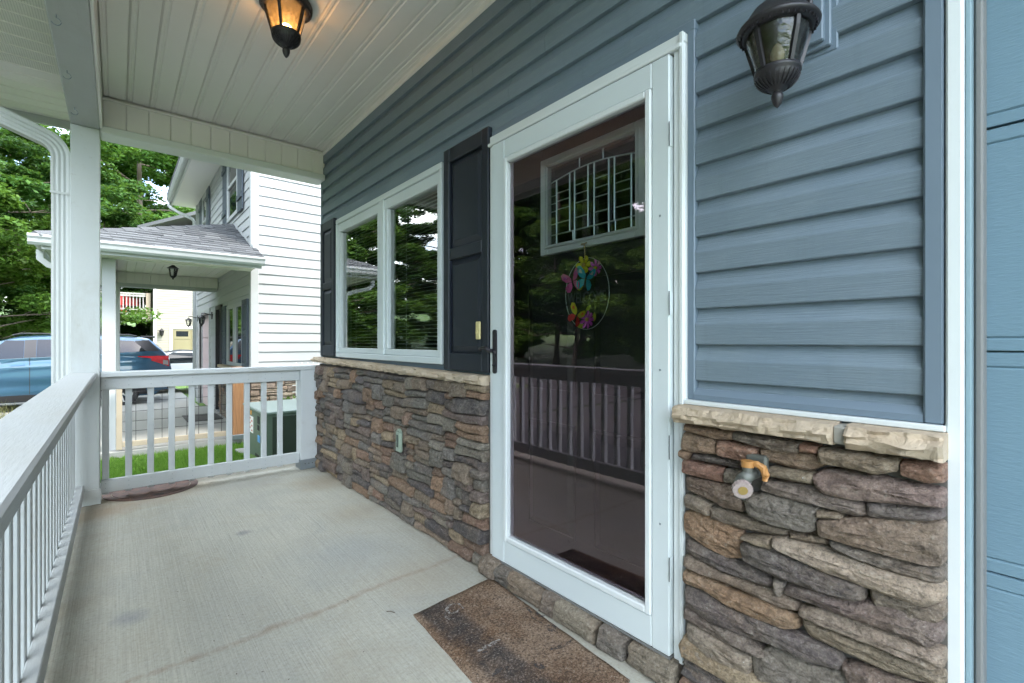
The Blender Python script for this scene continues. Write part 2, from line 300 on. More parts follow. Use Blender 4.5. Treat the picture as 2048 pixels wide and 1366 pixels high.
# ------------------------------------------------------------------ geometry helpers
WL = {}
def link(o, parent, wloc):
    COL.objects.link(o); WL[o.name] = Vector(wloc)
    if parent is not None:
        o.parent = parent; o.location = Vector(wloc) - WL[parent.name]
    else: o.location = wloc
    return o
def empty(name, loc, label, cat, group=None):
    o = bpy.data.objects.new(name, None); o.empty_display_size = .1
    link(o, None, loc); tag(o, label, cat, group); return o
def tag(o, label=None, cat=None, group=None, kind=None):
    for a, b in (('label', label), ('category', cat), ('group', group), ('kind', kind)):
        if b: o[a] = b
    return o
def mesh(name, verts, faces, mat, parent=None, smooth=False, color=None, origin=None):
    v = np.asarray(verts, dtype=float)
    lo, hi = v.min(0), v.max(0); c = Vector(((lo[0]+hi[0])/2, (lo[1]+hi[1])/2, lo[2])) if origin is None else Vector(origin)
    me = bpy.data.meshes.new(name); me.from_pydata([tuple(p) for p in (v - np.array(c))], [], faces); me.update()
    if mat: me.materials.append(MATS[mat])
    if smooth: me.shade_smooth()
    o = bpy.data.objects.new(name, me)
    if color: o.color = (*color, 1)
    return link(o, parent, c)
def bmobj(name, bm, mat, parent=None, smooth=False):
    bmesh.ops.recalc_face_normals(bm, faces=bm.faces)
    bm.verts.index_update()
    vs = [v.co[:] for v in bm.verts]; fs = [[v.index for v in f.verts] for f in bm.faces]; bm.free()
    return mesh(name, vs, fs, mat, parent, smooth)
def bbox(bm, x0, x1, y0, y1, z0, z1, bev=0.0):
    vs = [bm.verts.new((x, y, z)) for x in (x0, x1) for y in (y0, y1) for z in (z0, z1)]
    fs = [bm.faces.new([vs[i] for i in q]) for q in ((0, 1, 3, 2), (4, 6, 7, 5), (0, 4, 5, 1), (2, 3, 7, 6), (0, 2, 6, 4), (1, 5, 7, 3))]
    if bev:
        es = set(e for f in fs for e in f.edges)
        bmesh.ops.bevel(bm, geom=list(es), offset=bev, segments=1, affect='EDGES')
def box(name, x0, x1, y0, y1, z0, z1, mat, parent=None, bev=.003):
    bm = bmesh.new(); bbox(bm, x0, x1, y0, y1, z0, z1, bev); return bmobj(name, bm, mat, parent)
def boxes(name, lst, mat, parent=None, bev=0.0):
    bm = bmesh.new()
    for b in lst: bbox(bm, *b, bev)
    return bmobj(name, bm, mat, parent)
def extr(name, prof, fn, a, b, mat, parent=None, smooth=False):
    """prof: closed 2-D outline, fn(p, q, t) -> point, from t=a to t=b"""
    n = len(prof); vs = [fn(p, q, a) for p, q in prof] + [fn(p, q, b) for p, q in prof]
    fs = [(i, (i+1) % n, n+(i+1) % n, n+i) for i in range(n)] + [tuple(range(n-1, -1, -1)), tuple(range(n, 2*n))]
    bm = bmesh.new(); bv = [bm.verts.new(v) for v in vs]
    for f in fs: bm.faces.new([bv[i] for i in f])
    return bmobj(name, bm, mat, parent, smooth)
def lathe(bm, prof, cx, cy, seg=24, flute=0.0, nfl=0):
    rings = []
    for r, z in prof:
        if r < 1e-5: rings.append([bm.verts.new((cx, cy, z))])
        else:
            rings.append([bm.verts.new((cx + r*math.cos(t), cy + r*math.sin(t), z)) for t in [2*math.pi*i/seg for i in range(seg)]])
    for a, b in zip(rings, rings[1:]):
        if len(a) == 1 and len(b) == 1: continue
        for i in range(seg):
            j = (i+1) % seg
            if len(a) == 1: bm.faces.new((a[0], b[j], b[i]))
            elif len(b) == 1: bm.faces.new((a[i], a[j], b[0]))
            else: bm.faces.new((a[i], a[j], b[j], b[i]))
def tube(bm, pts, r, seg=8, cap=True, flat=None):
    pts = [Vector(p) for p in pts]; rings = []
    for i, p in enumerate(pts):
        d = (pts[min(i+1, len(pts)-1)] - pts[max(i-1, 0)]).normalized()
        u = d.cross(Vector((0, 0, 1)))
        if u.length < 1e-3: u = d.cross(Vector((1, 0, 0)))
        u.normalize(); w = d.cross(u); rr = r[i] if isinstance(r, (list, tuple)) else r
        rings.append([bm.verts.new(p + u*rr*math.cos(t) + w*rr*math.sin(t)) for t in [2*math.pi*k/seg + math.pi/seg for k in range(seg)]])
    for a, b in zip(rings, rings[1:]):
        for i in range(seg): bm.faces.new((a[i], a[(i+1) % seg], b[(i+1) % seg], b[i]))
    if cap: bm.faces.new(rings[0][::-1]); bm.faces.new(rings[-1])
def copy_tree(o, parent=None):
    c = o.copy(); COL.objects.link(c); c.parent = parent; WL[c.name] = Vector((0, 0, 0))
    for ch in list(o.children): copy_tree(ch, c)
    return c
# photograph pixel -> point on a wall plane X = x (used to lay out the traced stones)
S40, C40, FPX = math.sin(R(40)), math.cos(R(40)), 941.0
def on_wall(px, py, x):
    r = (px-1024)/FPX; u = (682-py)/FPX; t = x/(S40 + r*C40)
    return (C40 - r*S40)*t, CAMZ + u*t

# ------------------------------------------------------------------ setting: ground, slabs, drives, road
def gz(x, y):
    ks = [(-400, -.3), (-8, -.12), (4.6, -.14), (6.2, -.30), (7.8, -.43), (10, -.46), (15, -.50), (20, -.50), (28, -.42), (40, .3), (60, 3), (120, 8), (400, 20)]
    for (a, za), (b, zb) in zip(ks, ks[1:]):
        if a <= y <= b:
            t = (y-a)/(b-a); z = za + (zb-za)*t; break
    else: z = ks[-1][1]
    if x < -14: z += min(6, (-14-x)*.06)
    return z
def axis_steps(fine0, fine1, step, far):
    a = list(np.arange(fine0, fine1+1e-6, step)); d = step*2; lo, hi = a[0], a[-1]
    while lo > -far: lo -= d; a.insert(0, lo); d *= 1.35
    d = step*2
    while hi < far: hi += d; a.append(hi); d *= 1.35
    return a
gx = axis_steps(-14, 12, 1.0, 400); gy = axis_steps(-6, 34, .8, 400)
gv = [(x, y, gz(x, y) + .02*mnoise.noise((x*.7, y*.7, 3))) for y in gy for x in gx]; nx = len(gx)
gf = [(j*nx+i, j*nx+i+1, (j+1)*nx+i+1, (j+1)*nx+i) for j in range(len(gy)-1) for i in range(nx-1)]
tag(mesh('ground', gv, gf, 'lawn_soil', smooth=True), kind='structure')
def sheet(name, x0, x1, ys, mat, lift, thick=.12, nx=2):
    """a slab laid along the ground"""
    vs = []; fs = []
    xs = [x0 + (x1-x0)*i/(nx-1) for i in range(nx)]
    for y in ys:
        for x in xs: vs.append((x, y, gz(x, y)+lift))
        for x in xs: vs.append((x, y, gz(x, y)+lift-thick))
    w = 2*nx; n = len(ys)
    for j in range(n-1):
        for i in range(nx-1):
            a = j*w+i; fs.append((a, a+1, a+w+1, a+w)); b = a+nx; fs.append((b, b+w, b+w+1, b+1))
        fs.append((j*w, j*w+w, j*w+w+nx, j*w+nx)); e = j*w+nx-1; fs.append((e, e+nx, e+nx+w, e+w))
    fs.append(tuple(range(nx)) + tuple(range(2*nx-1, nx-1, -1))); o = (n-1)*w; fs.append(tuple(o+i for i in range(nx-1, -1, -1)) + tuple(o+nx+i for i in range(nx)))
    return tag(mesh(name, vs, fs, mat), kind='structure')
sheet('road', -14.5, -8.6, list(np.arange(-60, 70, 3)), 'asphalt', .03)
sheet('driveway', -8.6, 1.36, [-5.2, -3, -.62], 'drive_concrete', .07)
sheet('parking_area', -8.6, -.80, list(np.arange(-.6, 7.0, .8)), 'asphalt', .05)
sheet('parking_area', -8.6, -1.9, list(np.arange(7.0, 12.3, .8)), 'asphalt', .05)
sheet('driveway', -8.6, 1.5, [13.1, 14.5, 16, 18, 20.5, 23], 'drive_concrete', .05)
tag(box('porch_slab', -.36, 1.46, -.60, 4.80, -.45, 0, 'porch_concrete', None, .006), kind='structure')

# ------------------------------------------------------------------ the blue house
FARY = 4.28
house = empty('blue_house', (5, 0, -.12), 'slate blue sided house with stone base, white storm door and covered front porch', 'house')
wall = boxes('wall', [(1.412, 1.52, FARY-.36, FARY, 0, 2.9), (1.412, 1.52, 2.27, 3.86, 0, .975), (1.412, 1.52, 2.27, 3.86, 2.065, 2.9), (1.412, 1.52, 1.80, 2.26, 0, 2.9),
    (1.412, 1.52, .855, 1.795, 2.06, 2.9), (1.412, 1.52, .855, 1.795, 0, .076), (1.412, 1.52, .15, .85, 0, 2.9), (1.412, 1.52, -2.6, .145, 2.2, 2.9), (1.412, 1.52, -5, -2.605, 0, 2.9),
    (1.52, 9, FARY-.12, FARY-.005, -.1, 5.3), (1.415, 1.52, -5, FARY-.01, 2.905, 5.3), (1.53, 9, -5, -4.88, -.1, 5.3), (8.9, 9, -4.8, FARY-.2, -.1, 5.3)], 'siding_blue_trim', house)  # walls above the porch are unseen, added to keep the sun off it
EXP = .1125
def lap(z0, e, out, dutch=True):
    if dutch: return [(0, z0-.003), (out*.80, z0-.0005), (out*.86, z0+.002), (out, z0+.52*e), (out*.97, z0+.555*e), (out*.80, z0+.62*e), (out*.50, z0+.76*e), (out*.26, z0+.90*e), (out*.14, z0+e+.003), (0, z0+e+.003)]
    return [(0, z0-.004), (out, z0), (out*.98, z0+.008), (out*.14, z0+e+.003), (0, z0+e+.003)]
def course(parent, z0, e, y0, y1, x, mat, out=.027, dutch=True, name='siding_course'):
    return extr(name, lap(z0, e, out, dutch), lambda p, q, t: (x-p, t, q), y0, y1, mat, parent)
z = .9735 - EXP*.62
zc = []
z = .974 - EXP
while z < 2.80:
    zc.append(z); z += EXP
random.seed(4)
for z in zc:
    top = z+EXP
    segs = []
    if top <= 2.13: segs = [(.212, .759), (1.835, 2.2), (3.9, FARY-.03)]
    elif z < 2.14: segs = [(.212, .759), (1.86, FARY-.03)] if z < 2.09 else [(.212, FARY-.03)]
    else: segs = [(.212, 2.05 + random.uniform(-.8, 1.0))]; segs.append((segs[0][1]+.0015, FARY-.03))
    for a, b in segs:
        if z > .95 or a < .3:
            if z > .84: course(wall, z, EXP, a, b, 1.412, 'siding_blue')
        elif b > 3: course(wall, z, EXP, a, b, 1.412, 'siding_blue')
# trims round the siding
extr('corner_trim', [(1.385, FARY-.03), (1.385, FARY+.012), (1.47, FARY+.012), (1.47, FARY-.0), (1.398, FARY-.0), (1.398, FARY-.03)], lambda p, q, t: (p, q, t), .96, 2.76, 'siding_blue_trim', house)
jm = bmesh.new(); bbox(jm, 1.383, 1.411, .760, .7845, .913, 2.104, .003); bmobj('channel_trim', jm, 'siding_blue_trim', house)
jm = bmesh.new(); bbox(jm, 1.381, 1.411, .758, 1.80, 2.0725, 2.106, .003); bmobj('channel_trim', jm, 'siding_blue_trim', house)
jm = bmesh.new(); bbox(jm, 1.375, 1.411, .180, .2145, .913, 2.9, .004); bmobj('channel_trim', jm, 'siding_blue_trim', house)
extr('channel_trim', [(1.378, .914), (1.378, .930), (1.392, .948), (1.411, .948), (1.411, .914)], lambda p, q, t: (p, t, q), .2147, .7595, 'siding_blue_trim', house)
box('white_flashing', 1.362, 1.41, .176, .7845, .899, .9125, 'trim_white', house, .002)
box('channel_trim', 1.388, 1.411, 2.24, 3.89, 2.092, 2.112, 'siding_blue_trim', house, .003)

# --- ledge stone ---------------------------------------------------------------
def chaikin(p, q=.22):
    o = []
    for a, b in zip(p, p[1:]+p[:1]):
        o.append((a[0]+(b[0]-a[0])*q, a[1]+(b[1]-a[1])*q)); o.append((b[0]-(b[0]-a[0])*q, b[1]-(b[1]-a[1])*q))
    return o
def resample(p, n):
    q = p+p[:1]; L = [0]
    for a, b in zip(q, q[1:]): L.append(L[-1]+math.hypot(b[0]-a[0], b[1]-a[1]))
    out = []; j = 0
    for i in range(n):
        s = L[-1]*i/n
        while L[j+1] < s: j += 1
        t = (s-L[j])/max(1e-9, L[j+1]-L[j]); out.append((q[j][0]+(q[j+1][0]-q[j][0])*t, q[j][1]+(q[j+1][1]-q[j][1])*t))
    return out
def stone(parent, poly, xf, col, rnd, n=22, rough=.006, joint=.0012, xb=1.385, axis='x', name='stone', soft=.13):
    a = np.array(resample(chaikin(poly, soft), n)); c = a.mean(0); d = a-c
    w, ev = np.linalg.eigh(np.cov(d.T)); loc = d @ ev; half = np.abs(loc).max(0)
    seed = rnd.uniform(0, 99); tz = rnd.uniform(-.22, .10); ty = rnd.uniform(-.05, .05)
    m = float(half.min()); rings = []
    top = rnd.uniform(.006, .020)
    def disp(l):
        p, q = l[1], l[0]    # long axis, short axis
        a1 = mnoise.noise((p*9, q*26, seed)); a2 = 1-2*abs(mnoise.noise((p*17+5, q*48, seed+3))); a3 = mnoise.noise((p*60, q*95, seed+9))
        return rough*(1.1*a1 - .75*a2 + .35*a3)
    spec = [(joint, None), (joint, .020), (joint+.0015, .011), (joint+.004, .004), (m*.18+.003, .001), (m*.38, 0), (m*.58, -.001), (m*.80, -.002)]
    for kk, dep in spec:
        L = loc*np.maximum(.06, 1-kk/half); pts = c+L @ ev.T; row = []
        for (y, zz), l in zip(pts, L):
            if dep is None: row.append((xb, y, zz)); continue
            up = max(0, (zz-c[1])/max(.01, m)); edge = min(1.0, max(.25, kk/.006))
            x = xf + dep + (zz-c[1])*tz*-1 + (y-c[0])*ty + disp(l)*edge + top*up*up*.8
            row.append((min(x, xb-.004), y, zz))
        rings.append(row)
    vs = [p for r in rings for p in r]; N = n; fs = []
    for r in range(len(rings)-1):
        for i in range(N): fs.append((r*N+i, r*N+(i+1) % N, (r+1)*N+(i+1) % N, (r+1)*N+i))
    o = (len(rings)-1)*N; x = xf-.002+disp((0, 0)); vs.append((x, c[0], c[1])); ce = len(vs)-1
    for i in range(N): fs.append((o+i, o+(i+1) % N, ce))
    fs.append(tuple(range(N-1, -1, -1)))
    if axis == 'y': vs = [(yy, xx, zz) for xx, yy, zz in vs]
    bm = bmesh.new(); bv = [bm.verts.new(v) for v in vs]
    for f in fs:
        try: bm.faces.new([bv[i] for i in f])
        except ValueError: pass
    ob = bmobj(name, bm, 'ledge_stone', parent, True); ob.data.set_sharp_from_angle(angle=R(24)); ob.color = (*col, 1); return ob
PAL = [(.145, .118, .105), (.085, .072, .072), (.20, .150, .110), (.27, .200, .130), (.165, .150, .130), (.22, .130, .092), (.135, .122, .115), (.33, .245, .155), (.155, .112, .100), (.235, .205, .165), (.100, .085, .088), (.225, .165, .122), (.27, .165, .105), (.18, .160, .145)]
def tiling(y0, y1, z0, z1, uy, uz, rnd, wr, hr):
    ny = int(round((y1-y0)/uy)); nz = int(round((z1-z0)/uz)); occ = [[0]*ny for _ in range(nz)]; out = []
    for j in range(nz):
        for i in range(ny):
            if occ[j][i]: continue
            h = rnd.choices(hr[0], hr[1])[0]; w = rnd.randint(*wr)
            if h >= hr[0][-1]: w = max(2, min(w, int(wr[1]*.55)))
            if h == hr[0][0]: w = int(w*1.15)+1
            ww = 0
            while ww < w and i+ww < ny and not occ[j][i+ww]: ww += 1
            rem = 0
            while i+ww+rem < ny and not occ[j][i+ww+rem] and rem < 2: rem += 1
            if 0 < rem < 2: ww += rem
            h = min(h, nz-j)
            if nz-j-h == 1: h += 1
            ok = h
            for hh in range(h):
                if any(occ[j+hh][i:i+ww]): ok = hh; break
            for hh in range(ok):
                for q in range(ww): occ[j+hh][i+q] = 1
            out.append((y0+i*uy, y0+(i+ww)*uy, z0+j*uz, z0+(j+ok)*uz))
    return out
def warp(y, z, a=.013, s=0):
    return (y + a*mnoise.noise((y*6, z*9, 1.7+s)), z + a*1.25*mnoise.noise((y*4.2, z*7, 9.1+s)) + a*.5*mnoise.noise((y*15, z*15, 4.4+s)))
def rectpoly(y0, y1, z0, z1, rnd, wa=.013, s=0, clampz=None):
    p = []; ny = max(2, int((y1-y0)/.04)); sk = rnd.uniform(-.012, .012)*(1 if y1-y0 > .09 else .3); sk2 = rnd.uniform(-.010, .010)
    for i in range(ny): p.append((y0+(y1-y0)*i/ny, z0))
    p.append((y1, z0)); p.append((y1+sk, (z0+z1)/2))
    for i in range(ny): p.append((y1-(y1-y0)*i/ny, z1))
    p.append((y0, z1)); p.append((y0+sk2, (z0+z1)/2))
    o = []
    for y, z in p:
        yy, zz = warp(y, z, wa, s)
        if clampz: zz = max(clampz[0], min(clampz[1], zz))
        o.append((yy, zz))
    return o
wains = boxes('stone_wainscot', [(1.372, 1.411, 1.797, FARY+.005, 0, .90), (1.372, 1.411, .172, .795, 0, .85), (1.372, 1.411, .7955, 1.7965, 0, .0765)], 'mortar', house)
rnd = random.Random(11)
rects = [(max(1.804, a), min(FARY+.02, b), c, d) for a, b, c, d in tiling(1.57, FARY+.30, 0.0, .89, .03, .01975, rnd, (4, 11), ([2, 3, 4, 5], [.36, .38, .18, .08])) if b > 1.84 and a < FARY-.03]
for (y0, y1, z0, z1) in rects:
    col = rnd.choice(PAL); f = rnd.uniform(.85, 1.25); col = tuple(min(1, c*f) for c in col)
    pl = rectpoly(y0, y1, z0, z1, rnd, clampz=(.001, .897))
    far = (y0+y1)/2 > 2.9
    pl = [(max(1.800, y), z) for y, z in pl]
    stone(wains, pl, 1.347 - rnd.uniform(0, .030) - (.010 if z1-z0 > .07 else 0), col, rnd, n=20 if far else 30, rough=.006, soft=.10)
# stones returning round the far corner
for (x0, x1, z0, z1) in tiling(1.37, 1.62, 0, .89, .05, .06, rnd, (2, 4), ([1, 2], [.7, .3])):
    stone(wains, rectpoly(x0, x1, z0, z1, rnd, .006, 3, (.001, .897)), -FARY-.035-rnd.uniform(0, .02), rnd.choice(PAL), rnd, n=14, rough=.004, xb=-FARY+.01, axis='y')
for o in list(wains.children):
    pass
# traced stones of the panel beside the garage (outlines read off the photograph, depth from the wall they sit on)
G, D, B, T, RU, LG, BR = (.125, .118, .100), (.075, .068, .066), (.170, .122, .082), (.27, .22, .15), (.21, .125, .090), (.27, .245, .20), (.21, .14, .08)
TR = [((62,160,285,195,290,228,210,225,65,185), B), ((290,195,600,245,605,285,500,280,300,230), G), ((605,250,680,262,682,290,608,282), RU), ((55,195,205,225,215,295,100,285,55,270), B),
 ((220,235,405,265,400,335,345,330,220,300), RU), ((415,262,560,280,690,290,715,350,640,378,560,362,415,325), B), ((690,270,880,290,1060,325,1055,372,960,385,880,365,700,335), (.17,.145,.105)),
 ((1075,335,1275,350,1280,430,1190,430,1075,395), RU), ((45,280,95,290,75,320,48,305), B), ((100,290,340,335,380,350,345,375,230,350,90,320), D), ((50,325,240,365,240,430,130,405,50,385), (.21,.125,.10)),
 ((250,370,330,380,320,440,250,425), G), ((460,360,650,385,665,400,655,430,560,415,460,395), (.16,.14,.10)), ((665,400,720,370,900,390,1060,430,1270,470,1280,550,1190,540,1000,520,840,505,720,475,680,440), (.165,.13,.12)),
 ((65,405,200,430,300,450,330,470,330,570,240,550,160,505,70,470), (.13,.10,.08)), ((435,420,640,445,790,490,900,530,915,585,860,590,700,545,560,510,420,465), (.15,.135,.125)),
 ((340,500,430,480,600,525,690,550,680,645,640,655,480,620,370,580), (.125,.122,.108)), ((915,525,1060,535,1260,560,1265,600,1190,612,1050,605,915,590), (.12,.11,.11)), ((65,490,120,500,180,535,175,585,70,540), (.15,.135,.11)),
 ((180,545,330,590,550,655,545,680,480,680,330,650,185,600), (.14,.125,.10)), ((690,558,790,570,795,595,690,588), (.15,.135,.10)), ((690,600,900,600,1180,610,1275,630,1280,700,1270,815,1200,815,1000,760,860,720,700,670), (.155,.13,.105)),
 ((55,575,100,570,220,605,325,670,325,790,260,790,150,735,60,660), (.22,.15,.095)), ((330,680,470,685,470,738,400,715), (.17,.15,.11)), ((550,658,660,670,730,680,725,720,640,710,555,690), (.17,.14,.105)),
 ((475,690,520,685,700,735,860,790,1000,835,1280,910,1280,980,1180,1000,1060,960,900,905,720,840,560,765,480,725), LG), ((735,695,870,740,1000,770,1270,830,1280,890,1250,905,1100,870,930,810,760,740), (.125,.12,.108)),
 ((330,720,360,700,560,770,720,850,900,910,905,970,860,975,700,930,520,870,350,790), (.078,.072,.072)), ((62,700,150,740,260,795,400,840,475,890,470,920,380,900,220,845,65,760), (.10,.092,.09)), ((480,870,540,895,510,960,485,930), (.15,.14,.125)),
 ((58,775,220,850,380,905,480,930,590,1005,590,1030,500,1010,330,930,180,870,60,820), (.15,.125,.10)), ((545,905,640,920,760,960,900,990,1060,1030,1270,1110,1275,1165,1200,1195,1060,1130,900,1080,700,1010,525,945), (.125,.105,.10)),
 ((915,910,1060,965,1190,1000,1280,1000,1280,1070,1210,1110,1080,1070,940,1010), (.16,.145,.12)), ((65,835,180,880,300,940,440,985,590,1060,595,1110,530,1110,380,1050,270,1000,170,930,68,890), (.19,.135,.085)),
 ((600,1015,700,1020,900,1085,1060,1140,1190,1195,1280,1230,1270,1290,1200,1290,1000,1200,830,1140,600,1050), (.19,.165,.135)), ((70,915,150,930,270,1010,420,1070,560,1130,760,1220,800,1270,790,1300,640,1260,480,1185,330,1140,180,1080,75,1000), (.082,.074,.076)),
 ((605,1065,740,1110,900,1170,1100,1250,1275,1340,1270,1380,1150,1366,1000,1320,830,1240,640,1150), (.18,.16,.12)), ((62,1000,180,1085,330,1140,370,1170,450,1240,370,1215,250,1160,65,1060), (.11,.095,.085)),
 ((75,1085,160,1120,380,1240,370,1320,300,1300,180,1240,85,1160), (.19,.175,.145)), ((50,1170,90,1165,190,1245,285,1290,265,1330,160,1290,55,1220), (.16,.145,.115)), ((380,1240,480,1190,640,1265,800,1310,830,1390,620,1400,400,1370), (.13,.125,.112)),
 ((60,1240,160,1295,260,1340,262,1390,120,1380,65,1330), (.085,.078,.078)), ((290,1305,360,1325,400,1380,350,1420,280,1400), (.15,.13,.10)), ((800,1280,900,1300,1010,1340,1150,1400,1000,1440,850,1400), (.10,.085,.08)),
 ((1020,1345,1150,1385,1275,1420,1270,1480,1160,1460,1060,1410), (.15,.13,.11)), ((62,1345,120,1395,260,1405,300,1450,200,1470,62,1430), (.14,.12,.1)), ((310,1430,400,1385,620,1415,840,1410,850,1470,640,1490,420,1480), (.12,.11,.1)), ((860,1420,1000,1455,1160,1475,1270,1500,1270,1550,1000,1540,870,1490), (.10,.09,.09))]
rnd = random.Random(5)
for pts, col in TR:
    poly = []
    for i in range(0, len(pts), 2):
        y, z = on_wall(1340+pts[i]/2.3305, 780+pts[i+1]/2.3305, 1.335); poly.append((max(.176, y), z))
    stone(wains, poly, 1.344-rnd.uniform(0, .026), tuple(c*f for c, f in zip(col, (1.58, 1.38, 1.30))), rnd, n=64, rough=.0095, joint=-.0035, soft=.07)
for (y0, y1, z0, z1) in tiling(.18, .79, 0, .19, .03, .0316, rnd, (4, 10), ([1, 2], [.6, .4])):
    stone(wains, rectpoly(y0, y1, z0, z1, rnd, .008, 5, (.001, .25)), 1.338-rnd.uniform(0, .02), rnd.choice(PAL), rnd, n=20, rough=.006)
cy_ = [.80, .985, 1.10, 1.315, 1.40, 1.61, 1.70, 1.800]
for i, (a, b) in enumerate(zip(cy_, cy_[1:])):
    h1, h2 = rnd.uniform(.064, .084), rnd.uniform(.064, .084); s1, s2 = rnd.uniform(-.02, .02), rnd.uniform(-.02, .02)
    stone(wains, [(a, .001), ((a+b)/2, .001), (b, .001), (b+s1, .03), (b+s1*.5, h2), ((a+b)/2, (h1+h2)/2+.004), (a+s2*.5, h1), (a+s2, .03)], 1.322-rnd.uniform(0, .018), [(.22, .18, .135), (.17, .15, .13), (.25, .205, .15), (.19, .15, .12), (.23, .17, .12), (.15, .135, .12), (.21, .16, .12)][i], rnd, n=44, rough=.009, joint=-.001, soft=.05)
for a, b in zip([.80, 1.06, 1.33, 1.58], [1.06, 1.33, 1.58, 1.80]):   # flat chinking course behind them
    stone(wains, rectpoly(a, b, 0, .046, rnd, .006, 8, (.001, .05)), 1.350, rnd.choice([(.13,.115,.10),(.10,.09,.085)]), rnd, n=26, rough=.006, joint=.001)
# chiselled buff sill stones
def sill(y0, y1, zt0, zt1, h, xf, rnd):
    n = max(8, int((y1-y0)/.007)); vs = []; fs = []; m = 7
    for i in range(n+1):
        t = i/n; y = y0+(y1-y0)*t; zt = zt0+(zt1-zt0)*t
        e = .008 if i in (0, n) else 0
        prof = [(1.40, 0), (xf+.03, 0), (xf+.012+e, -.003), (xf+.006+e, -.2*h), (xf+.001+e, -.36*h), (xf-.003+e, -.52*h), (xf+.000+e, -.68*h), (xf+.004+e, -.84*h), (xf+.014, -.96*h), (xf+.026, -h), (1.40, -h)]
        for j, (x, dz) in enumerate(prof):
            if 1 < j < 9:
                x += .014*mnoise.noise((y*13, j*1.1, y0*31)) - .008*abs(mnoise.noise((y*30+j*.9, j*1.9, 5)))*2 + .003*mnoise.noise((y*90, j*3.3, 2)); dz += .006*mnoise.noise((y*17, j*1.7, 8+y0))
            vs.append((x, y, zt+dz))
    m = 11
    for i in range(n):
        for j in range(m): fs.append((i*m+j, i*m+(j+1) % m, (i+1)*m+(j+1) % m, (i+1)*m+j))
    fs += [tuple(range(m)), tuple(n*m+j for j in range(m-1, -1, -1))]
    bm = bmesh.new(); bv = [bm.verts.new(v) for v in vs]
    for f in fs: bm.faces.new([bv[i] for i in f])
    so = bmobj('sill_stone', bm, 'sill_stone', wains, True); so.data.set_sharp_from_angle(angle=R(28)); return so
zt = lambda y: .930 + (y-1.8)*.012
cuts = [1.802, 2.20, 2.52, 2.88, 3.27, 3.66, 4.06, 4.33]
for a, b in zip(cuts, cuts[1:]): sill(a+.002, b-.002, zt(a), zt(b), .046, 1.315, rnd)
boxes('sill_joint', [(1.325, 1.40, c-.003, c+.003, zt(c)-.040, zt(c)-.006) for c in cuts[1:-1]], 'sill_mortar', wains)
sill(.370, .792, .898, .898, .052, 1.300, rnd); sill(.172, .345, .898, .898, .056, 1.300, rnd)
box('sill_joint', 1.316, 1.40, .344, .371, .85, .893, 'sill_mortar', wains, .004)

# --- window, shutters --------------------------------------------------------------
win = boxes('window', [(1.372, 1.47, 2.245, 3.885, .968, 1.005), (1.372, 1.47, 2.245, 3.885, 2.052, 2.09), (1.372, 1.47, 2.245, 2.27, 1.005, 2.052), (1.372, 1.47, 3.86, 3.885, 1.005, 2.052), (1.374, 1.47, 2.99, 3.07, 1.005, 2.052)], 'door_white', house, .003)
for a, b in ((2.27, 2.99), (3.07, 3.86)):
    boxes('sash', [(1.385, 1.45, a, b, 1.0055, 1.045), (1.385, 1.45, a, b, 1.985, 2.0515), (1.385, 1.45, a, a+.04, 1.0455, 1.9845), (1.385, 1.45, b-.04, b, 1.0455, 1.9845)], 'door_white', win, .004)
    mesh('pane', [(1.412, a+.035, 1.04), (1.412, b-.035, 1.04), (1.412, b-.035, 1.99), (1.412, a+.035, 1.99)], [(3, 2, 1, 0)], 'window_glass', win)
# dark room behind it
mesh('room', [(1.53, 2.1, .8), (3.2, 2.1, .8), (3.2, 4.0, .8), (1.53, 4.0, .8), (1.53, 2.1, 2.4), (3.2, 2.1, 2.4), (3.2, 4.0, 2.4), (1.53, 4.0, 2.4)], [(0, 1, 2, 3), (4, 7, 6, 5), (1, 5, 6, 2), (0, 4, 5, 1), (3, 2, 6, 7)], 'room_dark', house)
for a, b, gl in ((2.30, 2.97, 'near, right hand'), (3.09, 3.83, 'far, left hand')):
    bl = empty('window_blind', (1.475, (a+b)/2, 1.0), 'pale horizontal slat blind behind the %s pane of the porch window' % gl, 'blind', 'blinds behind the porch window panes')
    zz = 1.03
    while zz < 2.02:
        mesh('slat', [(1.462, a, zz), (1.462, b, zz), (1.475, b, zz+.005), (1.475, a, zz+.005), (1.486, a, zz+.004), (1.486, b, zz+.004)], [(0, 1, 2, 3), (3, 2, 5, 4)], 'blind', bl); zz += .0235
    box('head_rail', 1.46, 1.49, a, b, 2.022, 2.05, 'blind', bl, .002)
    boxes('cord', [(1.473, 1.475, y, y+.002, 1.0, 2.02) for y in (a+.12, b-.12)], 'blind', bl)
def shutter(parent, y0, y1, z0, z1, x, mat, zm=.52):
    st = .055; s = boxes('shutter', [(x, x+.035, y0, y0+st, z0, z1), (x, x+.035, y1-st, y1, z0, z1), (x+.001, x+.034, y0+st, y1-st, z0, z0+.09), (x+.001, x+.034, y0+st, y1-st, z1-.075, z1), (x+.001, x+.034, y0+st, y1-st, z0+(z1-z0)*zm-.03, z0+(z1-z0)*zm+.03),
        (x+.018, x+.034, y0+st, y1-st, z0+.09, z1-.075)], mat, parent, .003)
    for a, b in ((z0+.09, z0+(z1-z0)*zm-.03), (z0+(z1-z0)*zm+.03, z1-.075)):
        ya, yb = y0+st+.006, y1-st-.006; a += .006; b -= .006; i = .03
        mesh('raised_panel', [(x+.018, ya, a), (x+.018, yb, a), (x+.018, yb, b), (x+.018, ya, b), (x+.005, ya+i, a+i), (x+.005, yb-i, a+i), (x+.005, yb-i, b-i), (x+.005, ya+i, b-i)],
             [(4, 5, 6, 7), (0, 1, 5, 4), (1, 2, 6, 5), (2, 3, 7, 6), (3, 0, 4, 7)], mat, s)
    return s
